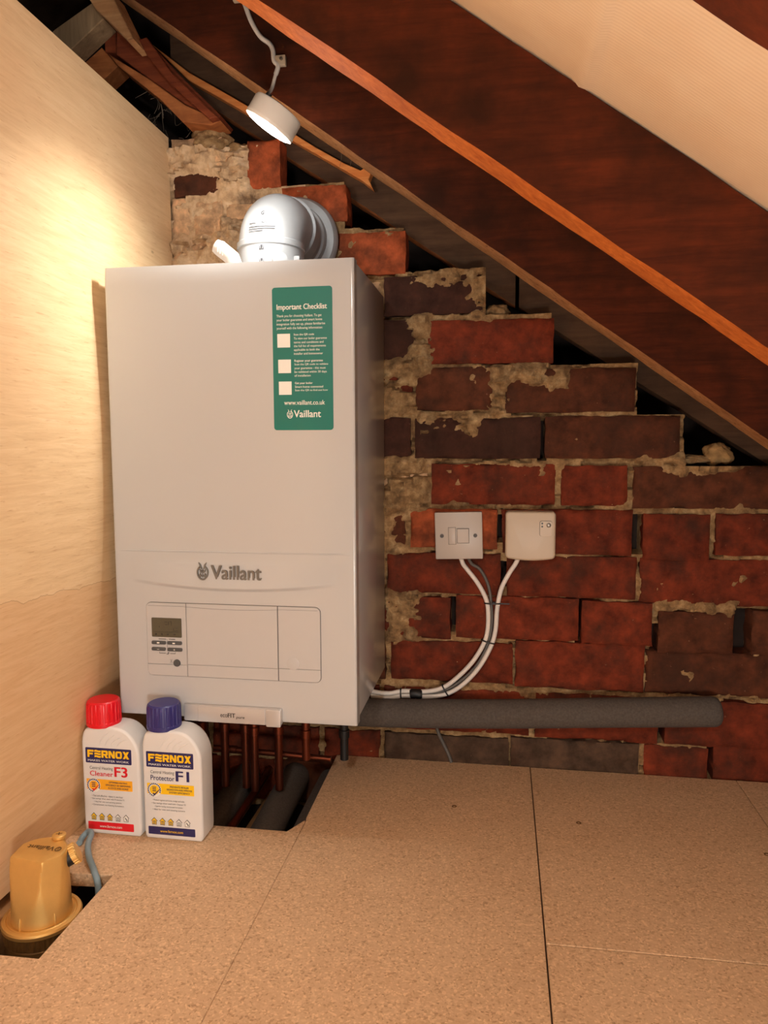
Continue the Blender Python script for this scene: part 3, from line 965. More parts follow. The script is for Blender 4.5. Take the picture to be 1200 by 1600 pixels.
for ch, a, b, c, d in (('-', 0.0695, 0.0730, 0.2881, 0.2887), ('+', 0.0968, 0.0996, 0.2870, 0.2898)):
    ti = MB()
    text_on(ti, ch, fy(yp - 0.0026), a, b, c, d)
    obj('button_symbol', ti, PRINT_WHITE, panel)
ti = MB()
for (a, b, c, d) in ((0.0715, 0.084, 0.3040, 0.3052), (0.0885, 0.099, 0.3040, 0.3052), (0.0854, 0.0858, 0.2850, 0.305), (0.072, 0.083, 0.2812, 0.2822), (0.090, 0.099, 0.2812, 0.2822),
                     (0.084, 0.0875, 0.2800, 0.2812), (0.086, 0.0885, 0.2815, 0.2835), (0.0720, 0.0724, 0.2812, 0.284), (0.0985, 0.099, 0.2812, 0.284)):
    ti.box((a, yp - 0.0003, c), (b, yp, d))
text_on(ti, 'X', fy(yp - 0.0003), 0.0895, 0.0935, 0.2665, 0.2725)
obj('panel_markings', ti, PRINT_GREY, panel)
rg = MB()
rg.lathe([(0.0098, -0.0005), (0.0098, 0.0003), (0.0092, 0.0006), (0.001, 0.0006)], (0.2905, yp, 0.2735), (0, -1, 0), 32)
obj('round_cover', rg, PANEL_PLASTIC, panel)

# lower badge with the model lettering
bd = MB()
plate(bd, rrect(0.1115, 0.2715, 0.1752, 0.2020, 0.003), YF - 0.006, YF + 0.002, 0.0015, 2)
badge = obj('handle_bar', bd, SILVER, boiler)
b2 = MB()
plate(b2, rrect(0.1355, 0.2458, 0.1756, 0.2006, 0.001), YF - 0.0075, YF - 0.005, 0.0008, 2)
obj('badge_plate', b2, SILVER, badge)
b2 = MB()
plate(b2, rrect(0.2470, 0.2708, 0.1735, 0.2012, 0.0025), YF - 0.0090, YF - 0.005, 0.0012, 2)
obj('latch', b2, SILVER, badge)
bt = MB()
yb = fy(YF - 0.00775)
text_on(bt, 'eco', yb, 0.1730, 0.1845, 0.1848, 0.1898, bold=0.008)
text_on(bt, 'FIT', yb, 0.1850, 0.1975, 0.1848, 0.1918, bold=0.03)
text_on(bt, 'pure', yb, 0.1985, 0.2125, 0.1826, 0.1868, bold=0.015, shear=0.2)
obj('lettering', bt, DISPLAY_INK, badge)

def hare_emblem(mb, cx, cz, w, h, y, t=0.0008, mi=0):
    """egg ring with a front-facing hare head and two ears"""
    n = 40
    out, inn = [], []
    for k in range(n):
        a = 2 * PI * k / n
        for lst, s in ((out, 1.0), (inn, 0.80)):
            lst.append((cx + 0.5 * w * s * math.cos(a), cz - 0.06 * h + 0.44 * h * s * math.sin(a) * (1.05 if math.sin(a) < 0 else 0.88)))
    skip = {k for k in range(n) if 7 <= k % n <= 13}
    for k in range(n):
        if k in skip:
            continue
        k2 = (k + 1) % n
        mb.prism([out[k], out[k2], inn[k2], inn[k]], fy(y), fy(y + t), mi=mi)
    e = lambda px, pz: (cx + px * w, cz + pz * h)
    for s in (-1, 1):
        mb.prism([e(s * .05, .12), e(s * .16, .16), e(s * .34, .50), e(s * .18, .40)][::s], fy(y), fy(y + t), mi=mi)
        mb.prism([e(s * .06, .02), e(s * .26, .10), e(s * .22, -.04), e(s * .12, -.10)][::s], fy(y), fy(y + t), mi=mi)
        mb.prism([e(s * .20, -.12), e(s * .30, -.20), e(s * .18, -.36), e(s * .10, -.28)][::s], fy(y), fy(y + t), mi=mi)
    mb.prism([e(-.05, .08), e(0, -.22), e(.05, .08)], fy(y), fy(y + t), mi=mi)
    mb.prism([e(-.10, -.24), e(0, -.36), e(.10, -.24), e(0, -.20)], fy(y), fy(y + t), mi=mi)

yl = YF - 0.0062
em = MB()
hare_emblem(em, 0.1487, 0.4150, 0.0190, 0.0270, YF - 0.0060, 0.0035)
obj('emblem', em, LOGO_GREY, boiler)
lg = MB()
text_on(lg, 'Vaillant', fy(YF - 0.0058), 0.1622, 0.2432, 0.4028, 0.4246, bold=0.022)
ol = len(lg.v)
text_on(lg, 'Vaillant', fy(YF - 0.0035), 0.1626, 0.2436, 0.4026, 0.4244, bold=0.03)
obj('lettering', lg, LOGO_GREY, boiler)

# green sticker
sk = MB()
Msk = lambda a, b, d=0.0: (0.2660 + a * 0.0910 + (1 - b) * 0.0016 * 1.0, YF - 0.0006 - d, 0.6311 + b * 0.2086 - (0.0 if True else 0))
sk.prism(rrect(0.0, 1.0, 0.0, 1.0, 0.05), lambda a, b: Msk(a, b), lambda a, b: Msk(a, b, -0.0006))
# round the corners in real proportion
sk = MB()
plate(sk, rrect(0.2662, 0.3572, 0.6311, 0.8398, 0.0045), YF - 0.0007, YF + 0.0005)
st = obj('sticker', sk, STICKER, boiler)
ys = fy(YF - 0.0009)
tx = MB()
text_on(tx, 'Important Checklist', ys, 0.2730, 0.3492, 0.8050, 0.8155, bold=0.02)
obj('title', tx, PRINT_WHITE, st)
def para(lines, x0, ztop, zbot, width, wfrac, first_bold=0):
    mb = MB()
    n = len(lines)
    ph = (ztop - zbot) / n
    for i, (s, w) in enumerate(zip(lines, wfrac)):
        zb = ztop - (i + 1) * ph
        d = any(c in s for c in 'gypqj,')
        text_on(mb, s, ys, x0, x0 + width * w, zb + (0.08 if d else 0.24) * ph, zb + 0.86 * ph, bold=0.014 if i < first_bold else 0.004)
    obj('paragraph', mb, PRINT_WHITE, st)
para(['Thank you for choosing Vaillant. To get', 'your boiler guarantee and smart home', 'integration fully set up, please familiarise', 'yourself with the following information:'],
     0.2727, 0.8012, 0.7775, 0.0735, (0.93, 0.94, 1.0, 0.95))
para(['Scan the QR code', 'To view our boiler guarantee', 'terms and conditions and', 'the full list of requirements', 'applicable to both the', 'installer and homeowner'],
     0.2985, 0.7735, 0.7405, 0.0500, (0.62, 1.0, 0.90, 0.97, 0.78, 0.88), 1)
para(['Register your guarantee', 'Scan the QR code to validate', 'your guarantee - this must', 'be validated within 30 days', 'of installation'],
     0.2990, 0.7355, 0.7085, 0.0510, (0.85, 1.0, 0.93, 0.96, 0.48), 1)
para(['Get your boiler', 'Smart home connected', 'Scan the QR to find out how'], 0.2993, 0.7028, 0.6868, 0.0500, (0.54, 0.86, 1.0), 2)
tx = MB()
text_on(tx, 'www.vaillant.co.uk', ys, 0.2824, 0.3447, 0.6685, 0.6752, bold=0.012)
obj('web_address', tx, PRINT_WHITE, st)
tx = MB()
text_on(tx, 'Vaillant', ys, 0.2970, 0.3385, 0.6500, 0.6605, bold=0.022)
hare_emblem(tx, 0.2910, 0.6553, 0.0092, 0.0132, YF - 0.0010, 0.0003)
obj('emblem', tx, PRINT_WHITE, st)
for (a, b, c, d) in ((0.2734, 0.2928, 0.7528, 0.7727), (0.2742, 0.2936, 0.7154, 0.7352), (0.2746, 0.2941, 0.6835, 0.7030)):
    q = MB()
    plate(q, [(a, c), (b, c), (b, d), (a, d)], YF - 0.0009, YF - 0.0007)
    obj('printed_square', q, PRINT_WHITE, st)

# white stub on top of the casing, and copper tails below
cpk = MB()
cpk.tube([(0.150, -0.222, 0.925), (0.157, -0.221, 0.921), (0.178, -0.224, 0.904), (0.186, -0.226, 0.882)], [0.0105, 0.0125, 0.0125, 0.0125], 24)
for k in range(3):
    cpk.box((0.157 + k * 0.004, -0.2345, 0.912 - k * 0.0028), (0.1585 + k * 0.004, -0.2335, 0.921 - k * 0.0028))
obj('condensate_stub', cpk, WHITE_PLASTIC, boiler)
for tx_, ty_ in ((0.060, -0.12), (0.105, -0.12), (0.145, -0.12), (0.165, -0.13), (0.208, -0.12), (0.262, -0.13), (0.330, -0.12)):
    t = MB()
    zl = 0.045 if tx_ > 0.25 else -0.02
    t.lathe([(0.0075, zl), (0.0075, 0.085), (0.0095, 0.086), (0.0095, 0.100), (0.0075, 0.101), (0.0075, 0.130), (0.0135, 0.131), (0.0135, 0.150), (0.010, 0.152), (0.010, Z0 + 0.002)], (tx_, ty_, 0), seg=20,
            rmod=lambda a, j, r, h: r * (1.0 if r < 0.013 else 1 - 0.06 * math.cos(6 * a)))
    obj('pipe_tail', t, COPPER if tx_ < 0.3 else BLACK, boiler)

# ================================================================== FLUE
flue = thing('flue_elbow', 'white plastic flue elbow on top of the boiler running back into the wall', 'flue', (0.219, -0.15, zt))
fx, fyy = 0.219, -0.150
fb = MB()
RB = 0.057
cl = [(fx, fyy, 0.905 + 0.0 * k) for k in range(1)]
cl = [Vector((fx, fyy, 0.93))]
for k in range(15):
    a = k / 14 * PI / 2
    cl.append(Vector((fx + 0.003 * k / 14, fyy + RB * (1 - math.cos(a)), 0.934 + RB * math.sin(a) * 0.86)))
cl.append(Vector((fx + 0.005, -0.045, 0.983)))
fb.tube(cl, 0.0535, 48)
elbow = obj('elbow_body', fb, FLUE_WHITE, flue, angle=60)
fs_ = MB()
fs_.lathe([(0.050, 0.0), (0.0545, 0.001), (0.0545, 0.052), (0.0562, 0.053), (0.0562, 0.061), (0.0540, 0.063)], (fx, fyy, zt), seg=64)
obj('socket', fs_, FLUE_WHITE, flue)
fr = MB()
fr.lathe([(0.0555, 0.0), (0.0575, 0.001), (0.0575, 0.006), (0.0555, 0.007)], (fx + 0.004, -0.088, 0.983), (0, 1, 0), 64)
obj('collar_ring', fr, FLUE_WHITE, flue)
fp = MB()
fp.lathe([(0.0500, 0.0), (0.0500, 0.0785)], (fx + 0.004, -0.082, 0.983), (0, 1, 0), 48)
obj('flue_pipe', fp, FLUE_WHITE, flue)
fw = MB()
fw.lathe([(0.0505, -0.045), (0.0530, -0.042), (0.0560, -0.036), (0.0600, -0.034), (0.0620, -0.022), (0.0740, -0.020), (0.0790, -0.012), (0.0800, -0.0065), (0.0780, -0.004), (0.05, -0.004)], (0.2225, 0, 0.983), (0, 1, 0), 64)
obj('wall_flange', fw, FLUE_WHITE, flue)
tc_ = MB()
tc_.lathe([(0.0128, -0.006), (0.0128, 0.006), (0.0118, 0.0085), (0.004, 0.0098)], (0.247, -0.196, 0.9035), (0.50, -0.86, 0.05), 28)
obj('test_cap', tc_, FLUE_WHITE, flue)
ck = MB()
ck.box((0.2665, -0.183, 0.889), (0.2765, -0.176, 0.914), 0.0015)
ck.box((0.2700, -0.1845, 0.9035), (0.2735, -0.1828, 0.9095), 0.0003)
obj('clip', ck, FLUE_WHITE, flue)
def on_pipe(x, z):
    """front surface of the socket and elbow at x, z"""
    dz = max(0.0, z - 0.934)
    dx = x - fx
    if dz == 0:
        return (x, fyy - math.sqrt(max(0.0, (0.0563 if z > 0.9305 else 0.0546) ** 2 - dx * dx)), z)
    h = math.sqrt(max(0.0, 0.0535 ** 2 - dx * dx))
    a = math.asin(min(1, dz / (0.86 * RB + h)))
    return (x, fyy + RB - (RB + h) * math.cos(a), z)
pm = MB()
def pmark(x0, x1, z0, z1):
    v_ = [on_pipe(x0 + (x1 - x0) * i / 6, z) for z in (z0, z1) for i in range(7)]
    v_ = [(a, b - 0.0008, c) for a, b, c in v_]
    pm.add(v_, [(i, i + 1, i + 8, i + 7) for i in range(6)])
onp = lambda a, b: tuple(p + q for p, q in zip(on_pipe(a, b), (0, -0.0008, 0)))
text_on(pm, 'G', onp, 0.2165, 0.2215, 0.9780, 0.9850, bold=0.05)
obj('printed_mark', pm, PRINT_MATTE, flue)
pm = MB()
text_on(pm, 'Vaillant', onp, 0.2190, 0.2315, 0.9635, 0.9670, bold=0.03)
for k, (a, b) in enumerate(((0.1970, 0.2095), (0.1970, 0.2410), (0.1970, 0.2410), (0.1970, 0.2220))):
    pmark(a, b, 0.9612 - k * 0.0037 + 0.0025 * (k == 0), 0.9625 - k * 0.0037 + 0.0025 * (k == 0))
obj('printed_text', pm, PRINT_MATTE, flue)
for zc in (0.927, 0.906):
    pm = MB()
    pmark(0.2165, 0.2240, zc - 0.0060, zc - 0.0045)
    pmark(0.2165, 0.2175, zc - 0.006, zc)
    pmark(0.2230, 0.2240, zc - 0.006, zc)
    pmark(0.2185, 0.2220, zc - 0.003, zc + 0.001)
    obj('printed_mark', pm, PRINT_MATTE, flue)

# ================================================================== LED LAMP AND ITS LEAD
nv = Vector((0.560, -0.015, 0.826)).normalized()        # from lit face towards the back
lc = Vector((0.2663, -0.303, 1.0655))                    # centre of the lit face
lamp = thing('puck_lamp', 'lit round silver white lamp hanging under the sloping rafter', 'lamp', tuple(lc))
ld = Vector((0.826, 0.0, -0.56)).normalized()
sh = MB()
sh.lathe([(0.0340, -0.001), (0.0372, 0.0), (0.0376, 0.003), (0.0376, 0.0055), (0.0370, 0.007), (0.0370, 0.026), (0.0352, 0.0295), (0.030, 0.031)], lc, nv, 64)
hs = obj('housing', sh, LAMP_SHELL, lamp)
nb = MB()
side = nv.cross(ld).normalized()
if side.y > 0: side = -side
nb.lathe([(0.004, 0), (0.004, 0.005)], lc + nv * 0.0295 + side * 0.026 - ld * 0.010, nv, 12)
obj('switch_notch', nb, BLACK, lamp)
ln = MB()
ln.lathe([(0.0325, -0.0005), (0.0325, -0.0015), (0.027, -0.0025), (0.004, -0.0028)], lc, nv, 48)
obj('lens', ln, GLOW, lamp)
al = bpy.data.lights.new('lamp_light', 'AREA')
al.shape = 'DISK'
al.size = 0.062
al.energy = 1.0
al.spread = math.radians(110)
al.color = (1.0, 0.97, 0.90)
alo = bpy.data.objects.new('lamp_light', al)
COL.objects.link(alo)
alo.matrix_world = Matrix.LocRotScale(lc - nv * 0.005, nv.to_track_quat('Z', 'Y'), None)

dome = point_light('lamp_dome_light', tuple(lc - nv * 0.022), 0.95, (1.0, 0.97, 0.92), 0.016)

c1 = MB()
c1.tube([(0.150, -0.092, 1.385), (0.160, -0.092, 1.362), (0.172, -0.091, 1.330), (0.187, -0.0905, 1.305), (0.203, -0.090, 1.292), (0.2095, -0.091, 1.280), (0.212, -0.093, 1.262), (0.219, -0.094, 1.252),
         (0.2140, -0.095, 1.235), (0.2085, -0.098, 1.214), (0.2080, -0.125, 1.192), (0.2250, -0.200, 1.145), (0.2500, -0.270, 1.105), (0.2650, -0.295, 1.092)], [0.0040] * 60 + [0.0030] * 40, 12, smooth=9)
tag(obj('lamp_cable', c1, CABLE_WHITE), 'thin white cable running down the rafter to the lamp', 'cable')
def cable_clip(c, label):
    t = thing('cable_clip', label, 'cable clip', c)
    mb = MB()
    mb.box((c[0] - 0.009, c[1] - 0.009, c[2] - 0.009), (c[0] + 0.010, c[1], c[2] + 0.008), 0.0015)
    obj('clip_body', mb, CREAM_PLASTIC, t)
    mb = MB()
    mb.lathe([(0.0030, 0), (0.0030, 0.002), (0.001, 0.0025)], (c[0] + 0.003, c[1] - 0.009, c[2] + 0.001), (0, -1, 0), 12)
    obj('nail', mb, STEEL, t)
cable_clip((0.2225, -0.0868, 1.2615), 'small cream cable clip nailed to the rafter just above the lamp')
cable_clip((0.150, -0.0868, 1.372), 'small cream cable clip at the upper end of the lamp cable')

# ================================================================== SPUR SWITCH, RECEIVER AND CABLES
sp = thing('fused_spur', 'square white fused spur switch on the brick wall beside the receiver', 'switch', (0.528, 0.0, 0.40))
def rot_y(mb, c, ang):
    ca, sa = math.cos(ang), math.sin(ang)
    mb.v = [(c[0] + (x - c[0]) * ca - (z - c[2]) * sa, y, c[2] + (x - c[0]) * sa + (z - c[2]) * ca) for x, y, z in mb.v]
    return mb
cc = (0.5278, 0, 0.4430)
an = 0.030
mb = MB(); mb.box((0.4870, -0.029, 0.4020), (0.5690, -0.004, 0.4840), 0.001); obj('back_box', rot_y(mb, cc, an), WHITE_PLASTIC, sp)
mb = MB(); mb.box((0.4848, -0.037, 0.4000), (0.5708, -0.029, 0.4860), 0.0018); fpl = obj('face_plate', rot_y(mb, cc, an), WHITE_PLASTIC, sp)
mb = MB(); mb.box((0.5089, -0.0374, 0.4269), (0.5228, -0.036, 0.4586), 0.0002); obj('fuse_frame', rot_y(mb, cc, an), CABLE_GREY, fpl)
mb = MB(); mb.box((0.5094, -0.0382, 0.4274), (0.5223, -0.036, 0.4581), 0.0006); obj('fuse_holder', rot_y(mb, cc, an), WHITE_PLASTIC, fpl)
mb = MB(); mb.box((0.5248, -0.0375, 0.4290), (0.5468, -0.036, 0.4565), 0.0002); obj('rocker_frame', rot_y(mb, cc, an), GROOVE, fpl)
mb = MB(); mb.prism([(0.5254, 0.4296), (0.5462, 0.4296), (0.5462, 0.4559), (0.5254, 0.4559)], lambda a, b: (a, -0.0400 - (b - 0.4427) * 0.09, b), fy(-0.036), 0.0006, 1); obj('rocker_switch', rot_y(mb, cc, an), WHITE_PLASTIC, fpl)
for sx in (0.4973, 0.5578):
    mb = MB(); mb.lathe([(0.0036, 0), (0.0036, 0.0010), (0.0026, 0.0012)], (sx, -0.0368, 0.4430), (0, -1, 0), 20)
    s_ = obj('screw', rot_y(mb, cc, an), GROOVE, fpl)
    mb = MB(); mb.box((sx - 0.0026, -0.0382, 0.4427), (sx + 0.0026, -0.0379, 0.4433)); obj('slot', rot_y(mb, cc, an + 0.0), BLACK, sp)

rc = thing('wireless_receiver', 'rounded cream receiver box on the brick wall with a small button window', 'receiver', (0.656, 0.0, 0.398))
mb = MB()
P = rrect(0.6115, 0.7005, 0.4030, 0.4875, 0.0065)
P = [(a, b - (0.0045 * (1 - ((a - 0.656) / 0.0445) ** 2) if b < 0.42 else 0)) for a, b in P]
P2 = []
for i, p in enumerate(P):
    P2.append(p)
    q = P[(i + 1) % len(P)]
    if abs(p[1] - q[1]) < 0.004 and abs(p[0] - q[0]) > 0.03 and p[1] < 0.42:
        for k in range(1, 12):
            a = p[0] + (q[0] - p[0]) * k / 12
            P2.append((a, 0.4030 - 0.0045 * (1 - ((a - 0.656) / 0.0445) ** 2)))
plate(mb, P2, -0.031, -0.004, 0.004, 4)
rb = obj('case', mb, CREAM_PLASTIC, rc, angle=50)
mb = MB(); plate(mb, rrect(0.6718, 0.6938, 0.4437, 0.4718, 0.004), -0.0314, -0.0308, 0.0002, 1); obj('window_edge', mb, GROOVE, rb)
mb = MB(); plate(mb, rrect(0.6725, 0.6938, 0.4437, 0.4710, 0.0038), -0.0317, -0.0310, 0.0002, 1); obj('button_window', mb, CREAM_PLASTIC, rb)
mb = MB(); mb.lathe([(0.0040, 0), (0.0040, 0.001), (0.003, 0.0018), (0.001, 0.002)], (0.6878, -0.0316, 0.4638), (0, -1, 0), 24); obj('round_button', mb, STEEL, rb)
for zc in (0.4668, 0.4612):
    mb = MB(); mb.lathe([(0.0017, 0), (0.0017, 0.0004)], (0.6765, -0.0316, zc), (0, -1, 0), 14); obj('indicator_light', mb, DISPLAY_INK, rb)

YC = -0.0105
A = [(0.5305, -0.020, 0.402), (0.5350, -0.016, 0.388), (0.5425, YC, 0.3768), (0.5604, YC, 0.3540), (0.5755, YC, 0.3272), (0.5815, YC, 0.3030), (0.5810, YC, 0.2632), (0.5730, YC, 0.2349), (0.5530, YC, 0.2010), (0.5240, YC, 0.1690), (0.4959, YC, 0.1480), (0.4620, YC, 0.1397), (0.4224, YC, 0.1388), (0.3940, -0.013, 0.1335), (0.36, -0.012, 0.136)]
G_ = [(0.5440, -0.020, 0.402), (0.5510, -0.014, 0.388), (0.5661, -0.0095, 0.3773), (0.5804, -0.0062, 0.3501), (0.5865, -0.0062, 0.3178), (0.5885, -0.0062, 0.2755), (0.5803, -0.0062, 0.2326), (0.5605, -0.0062, 0.1926), (0.5290, -0.0062, 0.1605), (0.4985, -0.0062, 0.1415), (0.4700, -0.0062, 0.1350), (0.4450, -0.0062, 0.1335)]
B_ = [(0.6350, -0.018, 0.401), (0.6300, -0.014, 0.389), (0.6187, YC, 0.3702), (0.6055, YC, 0.3423), (0.5985, YC, 0.3060), (0.5955, YC, 0.2636), (0.5865, YC, 0.2304), (0.5640, YC, 0.1889), (0.5340, YC, 0.1555), (0.5019, YC, 0.1360), (0.4640, YC, 0.1296), (0.4224, YC, 0.1293), (0.3940, -0.013, 0.1245), (0.36, -0.012, 0.1270)]
def cable(name, pts, r, m, label):
    mb = MB()
    mb.tube(pts, r, 14, smooth=8)
    return tag(obj(name, mb, m, angle=60), label, 'cable')
cable('power_cable', A, 0.0042, CABLE_WHITE, 'white cable curving down from the square fused spur')
cable('power_cable', G_, 0.0030, CABLE_GREY, 'dark grey cable between the two white ones')
cable('power_cable', B_, 0.0042, CABLE_WHITE, 'white cable curving down from the cream receiver box')
def tie(c, ax, wide, tall, label, tail=None):
    """flat band round the bundle: c centre, ax direction of the cables"""
    mb = MB()
    axv = Vector(ax).normalized()
    sd = Vector((axv.z, 0, -axv.x))
    n = 28
    o, i_ = [], []
    for k in range(n):
        a = 2 * PI * k / n
        o.append((math.cos(a) * wide, math.sin(a) * tall))
    vs_, fs = [], []
    for h in (-0.0013, 0.0013):
        for s in (1.0, 0.88):
            for (p, q) in o:
                vs_.append(Vector(c) + axv * h + sd * p * s + Vector((0, -1, 0)) * q * s)
    for k in range(n):
        k2 = (k + 1) % n
        fs += [(k, k2, 2 * n + k2, 2 * n + k), (n + k2, n + k, 3 * n + k, 3 * n + k2), (k2, k, n + k, n + k2), (2 * n + k, 2 * n + k2, 3 * n + k2, 3 * n + k)]
    mb.add(vs_, fs)
    if tail:
        p = Vector(c) + sd * wide + Vector((0, -0.002, 0))
        mb.box(p + Vector((-0.001, -0.001, -0.0011)), p + Vector((tail, 0.0002, 0.0011)))
    return tag(obj('cable_tie', mb, BLACK), label, 'cable tie', 'cable ties round the cable bundle')
tie((0.5895, -0.010, 0.3145), (0.0, 0, 1), 0.0155, 0.0072, 'black cable tie with a long tail, topmost on the cable bundle', 0.016)
tie((0.5820, -0.010, 0.2415), (0.28, 0, 1), 0.0135, 0.0072, 'black cable tie halfway down the curve of the cable bundle')
tie((0.5030, -0.010, 0.1440), (0.85, 0, 0.5), 0.0130, 0.0072, 'black cable tie where the bundle flattens out above the grey lagging')
tie((0.4180, -0.010, 0.1340), (1, 0, 0.03), 0.0100, 0.0072, 'black cable tie on the white cables close to the boiler side')
mb = MB()
mb.tube([(0.436, -0.012, 0.1345), (0.440, -0.012, 0.1350), (0.447, -0.012, 0.1352), (0.455, -0.012, 0.1345), (0.459, -0.012, 0.1345)], [0.0080, 0.0095, 0.0090, 0.0095, 0.0075], 20)
tag(obj('tape_wrap', mb, BLACK), 'black tape wrap joining the cables above the grey lagging', 'tape')
mb = MB()
mb.tube([(0.484, -0.008, 0.080), (0.4900, -0.007, 0.058), (0.4990, -0.006, 0.038), (0.5095, -0.006, 0.016), (0.5145, -0.006, 0.0015)], 0.0032, 10, smooth=6)
tag(obj('thin_wire', mb, CABLE_GREY), 'thin grey wire hanging below the lagged pipe to the floor', 'wire')

# ================================================================== PIPES
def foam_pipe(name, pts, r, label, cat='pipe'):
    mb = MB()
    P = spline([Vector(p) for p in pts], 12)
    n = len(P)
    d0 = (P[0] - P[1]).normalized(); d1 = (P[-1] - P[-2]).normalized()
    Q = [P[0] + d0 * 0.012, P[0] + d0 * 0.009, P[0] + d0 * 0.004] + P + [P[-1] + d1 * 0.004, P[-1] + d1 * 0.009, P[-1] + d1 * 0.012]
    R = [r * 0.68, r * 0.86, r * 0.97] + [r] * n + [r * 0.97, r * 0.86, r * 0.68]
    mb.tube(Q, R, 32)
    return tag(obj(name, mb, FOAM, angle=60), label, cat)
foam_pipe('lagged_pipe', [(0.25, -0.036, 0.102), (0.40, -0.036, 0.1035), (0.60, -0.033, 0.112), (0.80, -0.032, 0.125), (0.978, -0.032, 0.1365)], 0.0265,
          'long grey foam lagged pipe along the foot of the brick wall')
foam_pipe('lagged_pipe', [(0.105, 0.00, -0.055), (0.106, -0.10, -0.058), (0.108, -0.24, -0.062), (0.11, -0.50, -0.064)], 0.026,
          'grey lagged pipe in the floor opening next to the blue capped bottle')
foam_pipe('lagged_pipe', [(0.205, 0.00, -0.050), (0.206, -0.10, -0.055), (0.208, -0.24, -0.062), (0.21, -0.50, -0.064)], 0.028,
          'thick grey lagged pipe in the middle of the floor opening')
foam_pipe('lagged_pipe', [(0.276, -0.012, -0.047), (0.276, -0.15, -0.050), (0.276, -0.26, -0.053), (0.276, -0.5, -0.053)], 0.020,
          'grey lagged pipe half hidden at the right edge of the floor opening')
mb = MB()
mb.tube([(0.075, -0.100, 0.042), (0.190, -0.100, 0.0385), (0.300, -0.098, 0.0335)], 0.0055, 20)
hp = obj('pipe', mb, COPPER)
tag(hp, 'horizontal copper pipe below the boiler above the floor opening', 'pipe')
for xx in (0.100, 0.114):
    m2 = MB(); m2.lathe([(0.0055, -0.007), (0.0070, -0.006), (0.0070, 0.006), (0.0055, 0.007)], (xx, -0.1, 0.0412), (1, 0, -0.03), 20); obj('solder_collar', m2, COPPER, hp)
t = thing('copper_pipe', 'copper pipe with a capped elbow lying deep in the floor opening', 'pipe', (0.15, -0.20, -0.05))
mb = MB(); mb.tube([(0.150, 0.00, -0.040), (0.152, -0.10, -0.042), (0.153, -0.225, -0.044)], 0.0075, 20); obj('pipe', mb, COPPER, t)
mb = MB(); mb.tube([(0.153, -0.222, -0.044), (0.153, -0.235, -0.044), (0.151, -0.243, -0.046), (0.146, -0.247, -0.056), (0.144, -0.248, -0.10)], [0.0092, 0.0098, 0.0098, 0.0095, 0.0075], 20, smooth=4); obj('elbow', mb, COPPER, t)
mb = MB(); mb.box((0.150, -1.2, -0.20), (0.180, 0.0, -0.085), 0.002)
tag(obj('joist', mb, JOIST), 'pale timber joist deep in the floor opening between the pipes', 'joist')

